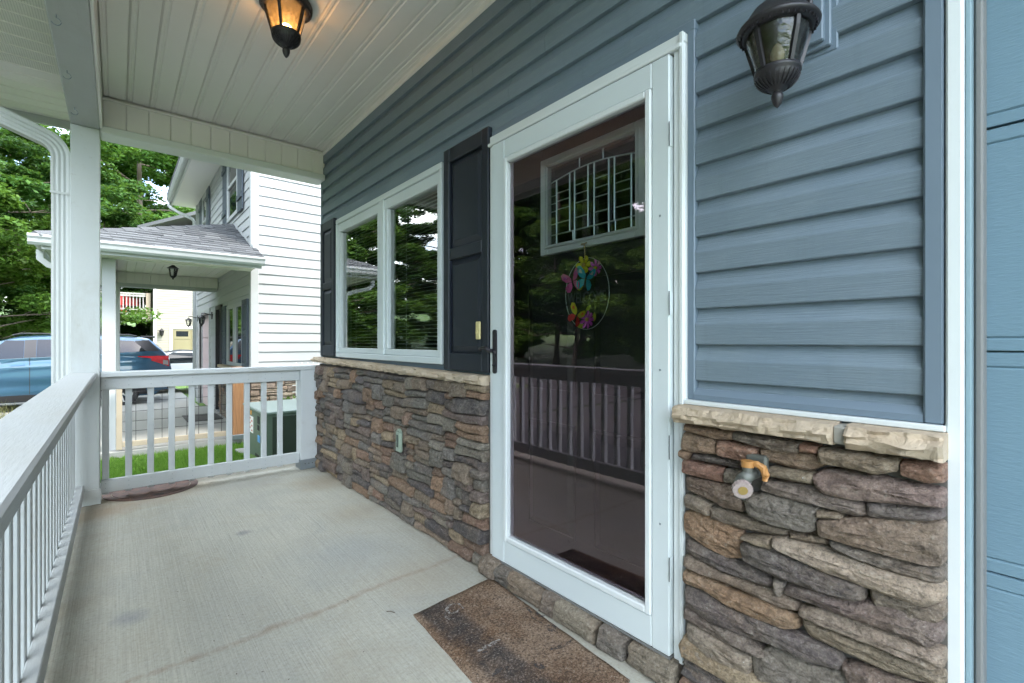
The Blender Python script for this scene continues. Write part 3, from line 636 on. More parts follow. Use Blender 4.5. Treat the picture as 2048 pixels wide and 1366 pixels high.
shutter(house, 1.802, 2.205, .945, 2.13, 1.362, 'shutter_navy'); shutter(house, 3.905, 4.235, .972, 2.115, 1.362, 'shutter_navy')

# --- storm door --------------------------------------------------------------------
sd = boxes('storm_door', [(1.368, 1.44, .785, .824, .078, 2.040), (1.368, 1.44, 1.762, 1.795, .078, 2.040), (1.366, 1.44, .785, 1.795, 2.0405, 2.072), (1.358, 1.366, .785, .800, .078, 2.072), (1.352, 1.40, .790, 1.793, 2.020, 2.036)], 'trim_white', house, .003)
LY0, LY1, LZ0, LZ1 = .828, 1.757, .086, 2.016
boxes('leaf', [(1.350, 1.386, LY0, .893, LZ0, LZ1), (1.350, 1.386, 1.665, LY1, LZ0, LZ1), (1.3505, 1.3855, .893, 1.665, LZ0, .190), (1.3505, 1.3855, .893, 1.665, 1.930, LZ1)], 'door_white', sd, .004)
boxes('glass_bead', [(1.343, 1.384, .8935, .916, .1905, 1.9295), (1.343, 1.384, 1.642, 1.6645, .1905, 1.9295), (1.3435, 1.3835, .916, 1.642, .1905, .214), (1.3435, 1.3835, .916, 1.642, 1.906, 1.9295)], 'trim_white', sd, .004)
mesh('pane', [(1.368, .912, .21), (1.368, 1.646, .21), (1.368, 1.646, 1.91), (1.368, .912, 1.91)], [(3, 2, 1, 0)], 'door_glass', sd)
boxes('sweep', [(1.352, 1.384, LY0, LY1, .077, .085)], 'seal_grey', sd)
for zz in (.33, .72, 1.18, 1.72):
    hg = box('hinge', 1.3475, 1.366, .8245, .8275, zz, zz+.075, 'door_white', sd, 0)
    boxes('hinge_gap', [(1.3465, 1.3474, .8248, .8272, zz-.001, zz+.076)], 'label_black', hg)
for zz in (.5, 1.0, 1.5): box('screw', 1.3485, 1.352, .858, .864, zz, zz+.006, 'galvanized', sd, 0)
bm = bmesh.new()   # handle: rounded plate with a curved lever
pl = [(1.728+.0125*math.cos(t), .958+.0125*math.sin(t)) for t in [math.pi+math.pi*i/8 for i in range(9)]] + [(1.728+.0125*math.cos(t), 1.138+.0125*math.sin(t)) for t in [math.pi*i/8 for i in range(9)]]
bv = [[bm.verts.new((x, y, z)) for y, z in pl] for x in (1.350, 1.341)]
for i in range(len(pl)): j = (i+1) % len(pl); bm.faces.new((bv[0][i], bv[0][j], bv[1][j], bv[1][i]))
bm.faces.new(bv[1]); bm.faces.new(bv[0][::-1])
tube(bm, [(1.345, 1.728, 1.052), (1.325, 1.728, 1.052), (1.312, 1.728, 1.054), (1.306, 1.738, 1.060), (1.305, 1.756, 1.066), (1.307, 1.779, 1.064), (1.310, 1.797, 1.058)], [.009, .009, .010, .010, .009, .008, .009], 10)
tube(bm, [(1.345, 1.728, .985), (1.333, 1.728, .985)], .006, 10)
tube(bm, [(1.333, 1.728, 1.050), (1.322, 1.706, 1.046), (1.320, 1.693, 1.046)], .005, 8)
bmobj('handle', bm, 'black_metal', sd, False)
# --- entry door seen through it ----------------------------------------------------------
ed = boxes('entry_door', [(1.505, 1.545, .86, 1.795, .05, 1.485), (1.505, 1.545, .86, 1.012, 1.485, 2.055), (1.505, 1.545, 1.572, 1.795, 1.485, 2.055), (1.505, 1.545, 1.012, 1.572, 1.925, 2.055)], 'door_dark', house, .002)
for ya, yb, za, zb in ((.98, 1.26, .25, .72), (1.38, 1.66, .25, .72), (.98, 1.26, .88, 1.36), (1.38, 1.66, .88, 1.36)):
    i = .03; x = 1.505
    mesh('raised_panel', [(x-.001, ya, za), (x-.001, yb, za), (x-.001, yb, zb), (x-.001, ya, zb), (x-.010, ya+i, za+i), (x-.010, yb-i, za+i), (x-.010, yb-i, zb-i), (x-.010, ya+i, zb-i)], [(4, 5, 6, 7), (0, 1, 5, 4), (1, 2, 6, 5), (2, 3, 7, 6), (3, 0, 4, 7)], 'door_dark', ed)
    boxes('panel_moulding', [(x-.008, x+.001, ya-.012, ya, za-.012, zb+.012), (x-.008, x+.001, yb, yb+.012, za-.012, zb+.012), (x-.008, x+.001, ya, yb, za-.012, za), (x-.008, x+.001, ya, yb, zb, zb+.012)], 'door_dark', ed)
A0, A1, Z0, Z1 = 1.012, 1.572, 1.487, 1.922   # glazed lite
boxes('lite_frame', [(1.488, 1.52, A0, A0+.045, Z0, Z1), (1.488, 1.52, A1-.045, A1, Z0, Z1), (1.4885, 1.52, A0+.045, A1-.045, Z0, Z0+.042), (1.4885, 1.52, A0+.045, A1-.045, Z1-.042, Z1),
    (1.480, 1.49, A0+.028, A0+.040, Z0+.026, Z1-.026), (1.480, 1.49, A1-.040, A1-.028, Z0+.026, Z1-.026), (1.4805, 1.49, A0+.040, A1-.040, Z0+.026, Z0+.038), (1.4805, 1.49, A0+.040, A1-.040, Z1-.038, Z1-.026)], 'trim_white', ed, .003)
mesh('lite_pane', [(1.512, A0+.04, Z0+.04), (1.512, A1-.04, Z0+.04), (1.512, A1-.04, Z1-.04), (1.512, A0+.04, Z1-.04)], [(3, 2, 1, 0)], 'lite_glass', ed)
ga, gb, gza, gzb = A0+.045, A1-.045, Z0+.042, Z1-.042; gw = gb-ga
arch = lambda y: gza + .281 + .026*math.sin(math.pi*(y-ga)/gw)
def came(name, a, b, r=.0032):
    bm = bmesh.new(); tube(bm, [(1.507, *a), (1.507, *b)], r, 6); bmobj(name, bm, 'came', ed)
bm = bmesh.new(); tube(bm, [(1.507, ga+gw*i/14, arch(ga+gw*i/14)) for i in range(15)], .0032, 6); bmobj('came_bar', bm, 'came', ed)
zb_ = gza+.045
came('came_bar', (ga, zb_), (gb, zb_)); cols = [.06, .23, .29, .45, .52, .68, .74, .91]
for c in cols:
    y = gb-gw*c if False else ga+gw*c
    came('came_bar', (y, gza if c in (.06, .29, .68, .91) else zb_), (y, arch(y)), .004)
for c0, c1 in ((.06, .23), (.29, .45), (.52, .68), (.74, .91), (.91, 1.0)):
    for h in (.22, .48, .64, .80):
        y0, y1 = ga+gw*c0, ga+gw*c1; za = zb_+(arch((y0+y1)/2)-zb_)*h*.92; came('came_bar', (y0, za), (y1, za), .0025)
for c in (.22, .45, .70): came('came_bar', (ga+gw*c, gza), (ga+gw*c, zb_))
for c in (.35, .62): came('came_bar', (ga+gw*c, arch(ga+gw*c)), (ga+gw*c, gzb))
mesh('room', [(1.56, .8, 1.3), (3, .8, 1.3), (3, 1.9, 1.3), (1.56, 1.9, 1.3), (1.56, .8, 2.3), (3, .8, 2.3), (3, 1.9, 2.3), (1.56, 1.9, 2.3)], [(0, 1, 2, 3), (4, 7, 6, 5), (1, 5, 6, 2), (0, 4, 5, 1), (3, 2, 6, 7)], 'room_dark', house)
boxes('door_jamb', [(1.445, 1.56, .838, .857, .05, 2.06), (1.445, 1.56, 1.782, 1.80, .05, 2.06), (1.4455, 1.56, .857, 1.782, 2.035, 2.06), (1.4455, 1.504, .857, 1.782, .046, .056)], 'trim_white', house, .002)

# --- garage door and casing -------------------------------------------------------------
boxes('garage_casing', [(1.372, 1.50, .149, .177, 0, 2.26), (1.372, 1.50, -2.63, -2.601, 0, 2.26), (1.3725, 1.50, -2.60, .1485, 2.2, 2.26)], 'trim_white', house, .004)
boxes('casing_return', [(1.395, 1.50, .139, .1485, 0, 2.199)], 'caulk_blue', house, .002)
box('weather_strip', 1.43, 1.498, .124, .1385, 0, 2.199, 'seal_grey', house, .004)
gd = box('garage_door', 1.53, 1.55, -2.6, .139, 0, 2.2, 'garage_teal', house, 0)
zj = [.0, .081, .578, 1.073, 1.575, 2.07, 2.2]
for a, b in zip(zj, zj[1:]):
    pr = [(1.53, a+.002), (1.502, a+.002), (1.502, a+.026), (1.506, a+.030), (1.502, a+.034), (1.502, b-.040), (1.506, b-.036), (1.502, b-.032), (1.502, b-.006), (1.508, b-.002), (1.53, b-.002)] if b-a > .2 else [(1.53, a+.002), (1.502, a+.002), (1.502, b-.004), (1.53, b-.004)]
    extr('panel', pr, lambda p, q, t: (p, t, q), -2.6, .137, 'garage_teal', gd)

# --- porch ceiling, beams, eave -----------------------------------------------------------
CZ = 2.76
roofp = boxes('porch_roof', [(-.80, 1.41, -.30, 4.95, 2.86, 2.93)], 'shingle', house)
ceil = box('porch_ceiling', -.24, 1.41, -.13, 4.40, CZ+.012, 2.855, 'soffit_white', house, 0)
gxs = [-.09] + [-.079+.125*i for i in range(12)] + [1.385]
for a, b in zip(gxs, gxs[1:]):
    if b-a < .02: continue
    w = b-a
    extr('soffit_panel', [(a, CZ+.011), (a+.001, CZ+.009), (a+.010, CZ), (a+.022, CZ), (a+.027, CZ+.0055), (a+.033, CZ+.0055), (a+.038, CZ), (b-.001, CZ), (b, CZ+.011)] if w > .06 else [(a, CZ+.011), (a, CZ), (b, CZ), (b, CZ+.011)], lambda p, q, t: (p, t, q), -.12, 4.216, 'soffit_white', ceil)
extr('ceiling_trim', [(1.375, CZ-.030), (1.385, CZ-.034), (1.394, CZ-.034), (1.394, CZ+.003), (1.356, CZ+.003), (1.356, CZ-.004), (1.375, CZ-.004)], lambda p, q, t: (p, t, q), -.12, 4.216, 'soffit_white', ceil)
# far end beam, faced with panels
fb = boxes('end_beam', [(-.088, 1.40, 4.236, 4.36, 2.505, 2.855)], 'soffit_white', house)
for a, b in zip(gxs, gxs[1:]):
    if b-a < .02: continue
    extr('beam_panel', [(a, 4.2355), (a+.001, 4.226), (a+.008, 4.222), (b-.002, 4.222), (b-.001, 4.2355)], lambda p, q, t: (p, q, t), 2.551, CZ-.013, 'soffit_white', fb)
box('beam_trim', -.087, 1.392, 4.205, 4.2355, CZ-.028, CZ-.012, 'soffit_white', fb, .003)
box('beam_trim', -.087, 1.392, 4.198, 4.372, 2.50, 2.552, 'trim_white', fb, .006)
# side beam carrying the eave
sb = box('side_beam', -.236, -.091, -.12, 4.372, 2.525, 2.855, 'wood_rail_y', house, .004)
box('beam_trim', -.0905, -.076, -.12, 4.204, 2.53, CZ-.002, 'soffit_white', sb, .003)
es = box('eave_soffit', -.74, -.2365, -.28, 4.88, CZ+.0, 2.855, 'soffit_white', house, 0)
y = -.26
while y < 4.86:
    b = min(y+.127, 4.86)
    extr('soffit_panel', [(y, CZ-.001), (y, CZ-.006), (y+.004, CZ-.012), (y+.012, CZ-.012), (y+.016, CZ-.006), (b-.001, CZ-.006), (b-.001, CZ-.001)], lambda p, q, t: (t, p, q), -.735, -.2375, 'soffit_vent' if y < 4.0 else 'soffit_white', es); y += .127
boxes('fascia', [(-.76, -.7405, -.28, 4.90, 2.70, 2.858), (-.74, 1.40, 4.8805, 4.90, 2.70, 2.858)], 'gutter_white', house, .003)
def gutter_prof(): return [(0, 0), (-.012, -.002), (-.05, -.010), (-.075, .02), (-.085, .06), (-.10, .085), (-.10, .112), (-.088, .115), (-.086, .10), (-.004, .10), (0, .118)]
gt = extr('gutter', gutter_prof(), lambda p, q, t: (-.7605+p, t, 2.735+q), -.28, 4.93, 'gutter_white', house)
def downspout(parent, pts, w, d, mat='gutter_white', name='downspout'):
    """rectangular corrugated pipe following pts"""
    pts = [Vector(p) for p in pts]; bm = bmesh.new(); rings = []
    prof = []
    for sx, sy in ((-1, -1), (1, -1), (1, 1), (-1, 1)): prof.append((sx, sy))
    half = []
    for i in range(-4, 5):
        t = i/4; half.append((t*w/2, -d/2 + (.006 if i in (-2, 0, 2) else 0)))
    loop = half + [(w/2, -d/4), (w/2-.004, 0), (w/2, d/4)] + [(-x, -y) for x, y in half] + [(-w/2, d/4), (-w/2+.004, 0), (-w/2, -d/4)]
    for i, p in enumerate(pts):
        dr = (pts[min(i+1, len(pts)-1)]-pts[max(i-1, 0)]).normalized(); u = Vector((1, 0, 0)); v = dr.cross(u)
        u = Vector((0, 1, 0)).cross(dr).normalized()
        rings.append([bm.verts.new(p + u*a + (Vector((0, 1, 0)))*b) for a, b in loop])
    n = len(loop)
    for a, b in zip(rings, rings[1:]):
        for i in range(n): bm.faces.new((a[i], a[(i+1) % n], b[(i+1) % n], b[i]))
    bm.faces.new(rings[0]); bm.faces.new(rings[-1])
    return bmobj(name, bm, mat, parent)
dx, dy = -.29, 4.40
ds = downspout(house, [(-.80, dy, 2.74), (-.80, dy, 2.67), (-.775, dy, 2.625), (-.73, dy, 2.595)] + [(dx-.13+.13*math.sin(t), dy, 2.335+.13*math.cos(t)) for t in [R(21)+R(69)*i/7 for i in range(8)]] + [(dx, dy, 2.10)], .100, .075)
downspout(ds, [(dx, dy, 2.10), (dx, dy, 2.07), (dx, dy, .06)], .094, .069, name='lower_pipe')
boxes('strap', [(dx-.053, dx+.053, dy-.041, dy-.037, 2.085, 2.100)], 'gutter_white', ds)
# roof slope over the porch, out of frame; unseen main roof added to block sun
pr = [(-.84, 2.86), (1.41, 3.70), (1.41, 2.94), (-.80, 2.935)]
extr('roof_slope', [(-.86, 2.865), (1.411, 3.72), (1.411, 3.62), (-.75, 2.94)], lambda p, q, t: (p, t, q), -.32, 4.95, 'shingle', house)
extr('main_roof', [(.9, 5.25), (5.2, 7.1), (9.5, 5.25), (9.5, 5.4), (5.2, 7.25), (.9, 5.4)], lambda p, q, t: (p, t, q), -5.2, 4.6, 'shingle', house)
# porch posts with metal bases
for yy in (4.215, -.13):
    ps = box('porch_post', -.236, -.090, yy, yy+.146, .035, 2.524, 'wood_white', house, .004)
    box('post_base', -.242, -.084, yy-.006, yy+.152, .0015, .105, 'wood_white' if yy > 0 else 'galvanized', ps, .002)
for x, yv in ((-.205, 2.86), (-.203, 3.41), (-.20, 3.92)):   # screw hooks under the side beam
    bm = bmesh.new(); tube(bm, [(x, yv, 2.527), (x, yv, 2.512)] + [(x+.016*math.sin(t), yv, 2.498+.016*math.cos(t)-.002) for t in [i*.55 for i in range(9)]], .0022, 6); bmobj('hook', bm, 'galvanized', sb)

# ------------------------------------------------------------------ porch railings
rl = empty('porch_railing', (-.19, 1.9, 0), 'long grey white wooden porch railing running along the left edge to the corner post', 'railing', 'porch railings')
box('cap_rail', -.246, -.108, .020, 4.212, .850, .887, 'wood_rail_y', rl, .006)
box('upper_rail', -.209, -.171, .020, 4.212, .762, .849, 'wood_rail_y', rl, .003)
box('lower_rail', -.209, -.171, .020, 4.212, .055, .142, 'wood_rail_y', rl, .003)
y = 4.13
while y > .05:
    box('baluster', -.2475, -.2095, y-.019, y+.019, .035, .849, 'wood_white', rl, .003); y -= .124
re = empty('porch_railing', (.6, 4.29, 0), 'short grey white wooden railing closing the far end of the porch', 'railing', 'porch railings')
box('cap_rail', -.088, 1.345, 4.232, 4.365, .850, .885, 'wood_rail_x', re, .005)
box('upper_rail', -.086, 1.199, 4.272, 4.310, .762, .849, 'wood_rail_x', re, .003)
box('lower_rail', -.086, 1.199, 4.272, 4.310, .055, .142, 'wood_rail_x', re, .003)
for i in range(10):
    x = -.062+.1245*i; box('baluster', x-.019, x+.019, 4.3105, 4.3485, .035, .849, 'wood_white', re, .003)
pe = box('end_post', 1.20, 1.335, 4.232, 4.365, .03, .8495, 'wood_white', re, .004)
box('post_base', 1.195, 1.340, 4.227, 4.370, .0015, .085, 'galvanized', re, .002)
boxes('bolt', [(1.23+.03*i, 1.236+.03*i, 4.2225, 4.2275, .045, .051) for i in range(3)], 'black_metal', re)

for rr_, pts in ((re, [(x, 4.2705, z) for x in [-.062+.1245*i for i in range(10)] for z in (.085, .118, .79, .825)]),):
    tag(boxes('screw_heads', [(x-.0025, x+.0025, y, y+.0012, z-.0025, z+.0025) for x, y, z in pts], 'galvanized', rr_), kind='stuff')
# ------------------------------------------------------------------ lanterns
def lantern(name, c, label, s=1.0, kind='ceiling', lit=False, seg=28, group=None):
    """c: centre of the brim underside"""
    x, y, z = c; t = empty(name, c, label, 'lantern', group)
    L = lambda pr: [(r*s, z+h*s) for r, h in pr]
    bm = bmesh.new()
    if kind == 'ceiling': lathe(bm, L([(0, .034), (.095, .034), (.12, .030), (.123, .018), (.118, .008), (.121, .002), (.108, -.004), (.10, -.008), (.095, -.006), (0, -.004)]), x, y, seg)
    else: lathe(bm, L([(0, .16), (.012, .155), (.016, .14), (.01, .125), (.03, .115), (.045, .10), (.075, .075), (.105, .03), (.118, .02), (.123, .010), (.118, .004), (.108, .0), (.10, -.006), (.094, -.004), (0, .0)]), x, y, seg)
    br = bmobj('brim', bm, 'black_metal', t, True)
    if s > .5 :
        bm = bmesh.new()
        for i in range(40):
            a = 2*math.pi*i/40; r0 = .110*s; px, py = x+r0*math.cos(a), y+r0*math.sin(a)
            bbox(bm, px-.003*s, px+.003*s, py-.003*s, py+.003*s, z-.006*s, z+.002*s)
        bmobj('bead_ring', bm, 'black_metal', br)
    bm = bmesh.new(); lathe(bm, L([(.092, -.006), (.088, -.03), (.062, -.122)]), x, y, seg); bmobj('glass_shade', bm, 'lantern_glass', t, True)
    n = 5
    for i in range(n):
        a = 2*math.pi*i/n + .35; bm = bmesh.new()
        tube(bm, [(x+r*s*math.cos(a), y+r*s*math.sin(a), z+h*s) for r, h in ((.095, -.004), (.091, -.03), (.064, -.124))], .0085*s, 4); bmobj('rib', bm, 'black_metal', t)
    bm = bmesh.new(); lathe(bm, L([(0, -.120), (.060, -.120), (.068, -.124), (.069, -.136), (.063, -.140), (.064, -.148), (.058, -.160), (.046, -.172), (.030, -.182), (.026, -.184), (.020, -.190), (.012, -.193), (.012, -.197)]), x, y, seg); bmobj('lower_cup', bm, 'black_metal', t, True)
    if s > .5:
        bm = bmesh.new()
        for i in range(26):
            a = 2*math.pi*i/26; tube(bm, [(x+r*s*math.cos(a), y+r*s*math.sin(a), z+h*s) for r, h in ((.0645, -.147), (.059, -.160), (.047, -.1725), (.032, -.182))], .0035*s, 4)
        tag(bmobj('fluting', bm, 'black_metal', t), kind='stuff')
    bm = bmesh.new(); lathe(bm, L([(0, -.195), (.013, -.196), (.018, -.204), (.018, -.214), (.013, -.230), (.005, -.242), (0, -.246)]), x, y, 14); bmobj('finial', bm, 'black_metal', t, True)
    bm = bmesh.new()
    if lit: lathe(bm, L([(0, -.119), (.016, -.118), (.026, -.110), (.029, -.100), (.025, -.088), (.016, -.080), (0, -.076)]), x, y, 16)
    else: lathe(bm, L([(0, -.119), (.012, -.118), (.014, -.10), (.020, -.088), (.022, -.070), (.014, -.045), (0, -.028)]), x, y, 14)
    bmobj('bulb', bm, 'bulb_lit' if lit else 'bulb_off', t, True)
    return t
lantern('ceiling_lantern', (.635, 2.48, 2.726), 'lit dark bronze lantern with amber glass fixed to the white porch ceiling', .98, 'ceiling', True)
wl = lantern('wall_lantern', (1.225, .460, 1.842), 'large dark bronze coach lantern on the blue siding right of the storm door', .74, 'wall')
bm = bmesh.new(); tube(bm, [(1.225, .46, 1.955), (1.225, .46, 1.99), (1.245, .46, 2.03), (1.285, .46, 2.04), (1.325, .46, 2.01), (1.352, .46, 1.97)], .008, 8); bmobj('arm', bm, 'black_metal', wl, True)
bm = bmesh.new(); tube(bm, [(1.352, .46, 1.96), (1.335, .46, 1.90), (1.312, .46, 1.865), (1.285, .46, 1.862), (1.275, .46, 1.885), (1.290, .46, 1.90)], .006, 8); bmobj('scroll', bm, 'black_metal', wl, True)
box('back_plate', 1.349, 1.361, .425, .495, 1.88, 2.03, 'black_metal', wl, .004)
boxes('light_block', [(1.362, 1.398, .405, .515, 1.858, 2.06), (1.376, 1.398, .392, .528, 1.845, 2.075), (1.388, 1.399, .380, .540, 1.833, 2.09)], 'siding_blue_trim', house, .003)

# ------------------------------------------------------------------ small things on the walls
db = empty('doorbell', (1.355, 1.873, 1.105), 'small yellowed doorbell button on the navy shutter beside the door', 'doorbell')
box('plate', 1.350, 1.3615, 1.856, 1.890, 1.105, 1.193, 'doorbell', db, .004)
bm = bmesh.new(); tube(bm, [(1.3505, 1.874, 1.140), (1.346, 1.874, 1.140)], .009, 14); bmobj('button', bm, 'doorbell', db)
th = empty('outdoor_thermometer', (1.30, 2.628, .42), 'faded pale green thermometer hung on the stone below the window', 'thermometer')
box('case', 1.300, 1.322, 2.600, 2.656, .425, .545, 'thermo', th, .006); extr('pointed_top', [(2.600, .5455), (2.656, .5455), (2.628, .566)], lambda p, q, t: (t, p, q), 1.302, 1.320, 'thermo', th)
box('gauge', 1.2965, 1.2995, 2.618, 2.638, .455, .530, 'thermo_glass', th, .001)
sg = empty('outdoor_spigot', (1.30, .56, .68), 'garden tap with orange lever handle sticking out of the stone panel', 'tap')
bm = bmesh.new(); bbox(bm, 1.312, 1.335, .520, .575, .735, .79, .006); bmobj('wall_plate', bm, 'spigot_metal', sg)
bm = bmesh.new(); tube(bm, [(1.335, .548, .745), (1.29, .556, .738), (1.262, .562, .728)], .017, 12); bmobj('body', bm, 'spigot_metal', sg, True)
bm = bmesh.new(); tube(bm, [(1.275, .560, .728), (1.270, .563, .705), (1.262, .568, .680)], [.018, .017, .014], 12); bmobj('spout', bm, 'spigot_metal', sg, True)
bm = bmesh.new(); tube(bm, [(1.285, .556, .745), (1.285, .556, .762)], .013, 12); bmobj('stem', bm, 'spigot_metal', sg)
lv = bmesh.new(); tube(lv, [(1.285, .556, .762), (1.285, .556, .778)], .0165, 16); tube(lv, [(1.287, .552, .771), (1.290, .535, .772), (1.293, .520, .764), (1.292, .513, .748), (1.290, .515, .732)], [.008, .009, .010, .010, .007], 8); bmobj('lever', lv, 'orange_plastic', sg)
bm = bmesh.new(); d = Vector((-.62, -.45+.9*0, -.25)).normalized(); a = Vector((1.262, .566, .722))
tube(bm, [a, a+d*.022], .017, 14); bmobj('collar', bm, 'spigot_metal', sg)
bm = bmesh.new(); tube(bm, [a+d*.022, a+d*.036], .024, 14); wh = bmobj('vacuum_breaker', bm, 'spigot_pink', sg)
bm = bmesh.new(); tube(bm, [a+d*.036, a+d*.038], .012, 12); bmobj('brass_face', bm, 'brass', sg)
bm = bmesh.new()
for i in range(18):
    t = 2*math.pi*i/18; u = d.cross(Vector((0, 0, 1))).normalized(); w = d.cross(u)
    q = a+d*.029 + (u*math.cos(t)+w*math.sin(t))*.0235; tube(bm, [q-d*.006, q+d*.006], .0018, 5)
bmobj('grip_ribs', bm, 'spigot_pink', sg)

# ------------------------------------------------------------------ doormat, manhole, bits on the floor
mq = [(.905, 1.690), (1.318, 1.722), (1.262, .915), (.845, .885)]
dm = empty('doormat', (1.08, 1.3, 0), 'worn brown doormat with faded lettering in front of the storm door', 'doormat')
bm = bmesh.new(); g = 24
gr = {}
for i in range(g+1):
    for j in range(g+1):
        s, t = i/g, j/g
        p = Vector(mq[0])*(1-s)*(1-t)+Vector(mq[1])*s*(1-t)+Vector(mq[2])*s*t+Vector(mq[3])*(1-s)*t
        h = .013+.003*mnoise.noise((p.x*9, p.y*9, 2)); e = 0 < i < g and 0 < j < g
        gr[i, j] = bm.verts.new((p.x+(.0 if e else .003*mnoise.noise((p.y*40, p.x*40, 1))), p.y, h if e else h-.006))
for i in range(g):
    for j in range(g): bm.faces.new((gr[i, j], gr[i+1, j], gr[i+1, j+1], gr[i, j+1]))
edge = [gr[i, 0] for i in range(g+1)]+[gr[g, j] for j in range(1, g+1)]+[gr[i, g] for i in range(g-1, -1, -1)]+[gr[0, j] for j in range(g-1, 0, -1)]
lo = [bm.verts.new((v.co.x, v.co.y, .001)) for v in edge]
for i in range(len(edge)): j = (i+1) % len(edge); bm.faces.new((edge[i], edge[j], lo[j], lo[i]))
bmobj('pile', bm, 'door_mat', dm, True)
def mstroke(name, pts, w, mat):
    """a worn brush stroke lying on the mat; pts in (x, y)"""
    vs = []; fs = []; rr = random.Random(len(pts)*7+int(pts[0][0]*1e4))
    P_ = [Vector(p) for p in pts]; Q = []
    for a, b in zip(P_, P_[1:]):
        for q in range(5): Q.append(a.lerp(b, q/5))
    Q.append(P_[-1])
    for i, p in enumerate(Q):
        dd = (Q[min(i+1, len(Q)-1)]-Q[max(i-1, 0)]).normalized(); nn = Vector((-dd.y, dd.x)); ww = w*(.55+.45*math.sin(math.pi*i/(len(Q)-1)))*rr.uniform(.75, 1.2)
        for sgn in (-1, 1): vs.append((*(p+nn*ww*sgn), .0185))
    for i in range(len(Q)-1): fs.append((2*i, 2*i+1, 2*i+3, 2*i+2))
    mesh(name, vs, fs, mat, dm)
def mp_(px, py):
    r = (px-1024)/FPX; u = (682-py)/FPX; t = (.0185-CAMZ)/u; return ((S40+r*C40)*t, (C40-r*S40)*t)
for pts, w, m_ in (([(928,1216),(917,1206),(900,1208),(892,1218),(900,1226),(914,1222),(920,1216)], .006, 'mat_print_pale'), ([(893,1222),(888,1230),(900,1238),(908,1236)], .005, 'mat_print_pale'),
                   ([(955,1302),(970,1294),(985,1286),(1000,1278)], .009, 'mat_print_pale'), ([(965,1306),(975,1300)], .008, 'mat_print_dark'),
                   ([(1044,1218),(1054,1214),(1062,1224),(1072,1222),(1080,1232),(1090,1230)], .006, 'mat_print_dark'), ([(1094,1252),(1100,1248),(1110,1252),(1108,1260),(1098,1260),(1094,1252)], .005, 'mat_print_dark'),
                   ([(1100,1298),(1116,1294),(1132,1288),(1146,1278)], .007, 'mat_print_dark'), ([(1062,1232),(1074,1240),(1086,1246)], .004, 'mat_print_dark'), ([(985,1352),(1000,1336),(1016,1334),(1020,1345)], .01, 'mat_print_dark'), ([(1065,1322),(1078,1330),(1088,1336)], .012, 'mat_print_dark')):
    mstroke('lettering', [mp_(*q) for q in pts], w, m_)
mh = empty('manhole_cover', (.20, 4.40, 0), 'rusty round iron manhole cover in the concrete under the far railing', 'manhole cover')
bm = bmesh.new(); lathe(bm, [(.285, .0012), (.283, .0045), (.238, .0045), (.236, .002), (.236, .0012)], .20, 4.405, 40); bmobj('ring', bm, 'manhole_iron', mh)
bm = bmesh.new(); lathe(bm, [(.230, .0012), (.230, .0045), (.15, .0050), (.148, .0030), (.144, .0030), (.142, .0050), (0, .0055)], .20, 4.405, 40); bmobj('lid', bm, 'manhole_iron', mh)
boxes('pick_hole', [(.205, .255, 4.19, 4.208, .0045, .0065)], 'label_black', mh); boxes('pick_hole', [(.05, .066, 4.30, 4.316, .0045, .0065)], 'label_black', mh)
bm = bmesh.new(); tube(bm, [(.835, 1.785, .003), (.848, 1.772, .004), (.856, 1.755, .003)], .0018, 5); tag(bmobj('twig', bm, 'bark'), 'thin dark twig lying on the concrete left of the doormat', 'twig')
rr = random.Random(3); vs = []; fs = []
for i in range(90):
    x, y = rr.uniform(-.05, 1.3), rr.uniform(.9, 4.6); s_ = rr.uniform(.002, .006); a_ = rr.uniform(0, 6.28); n0 = len(vs)
    for q in range(4):
        vs.append((x+s_*math.cos(a_+q*1.57)*(1 if q % 2 else .45), y+s_*math.sin(a_+q*1.57)*(1 if q % 2 else .45), .0022+(.0015 if q == 1 else 0)))
    fs.append((n0, n0+1, n0+2, n0+3))
tag(mesh('leaf_litter', vs, fs, 'bark'), 'scattered dark crumbs of dirt and leaf on the porch concrete', 'litter', kind='stuff')

# ------------------------------------------------------------------ welcome sign on the entry door
ws = empty('welcome_sign', (1.48, 1.285, 1.145), 'oval metal WELCOME sign with bright butterflies and flowers hanging on the dark entry door', 'sign')
SC = Vector((1.478, 1.285, 1.292))
def su(u, v, d=0): return (SC.x-d, SC.y-u, SC.z+v)
bm = bmesh.new(); tube(bm, [su(.117*math.cos(t), .147*math.sin(t)) for t in [2*math.pi*i/48 for i in range(49)]], .0016, 6, False); bmobj('ring', bm, 'came', ws, True)
fc = bpy.data.curves.new('t', 'FONT'); fc.body = 'WELCOME'; fc.size = .06; fc.align_x = 'CENTER'; fc.extrude = .0012; fc.offset = .0006
fo = bpy.data.objects.new('t', fc); COL.objects.link(fo); dg = bpy.context.evaluated_depsgraph_get(); tm = bpy.data.meshes.new_from_object(fo.evaluated_get(dg))
tv = np.array([v.co[:] for v in tm.vertices]); w_ = tv[:, 0].max()-tv[:, 0].min(); h_ = tv[:, 1].max()-tv[:, 1].min()
mesh('lettering', [su(x/w_*.205, -.036+y/h_*.046, zz+.002) for x, y, zz in tv], [tuple(p.vertices) for p in tm.polygons], 'sign_letters', ws); bpy.data.objects.remove(fo)
boxes('bar', [(SC.x-.003, SC.x, SC.y-.113, SC.y+.113, SC.z+.012, SC.z+.017), (SC.x-.003, SC.x, SC.y-.111, SC.y+.111, SC.z-.044, SC.z-.038)], 'black_metal', ws)
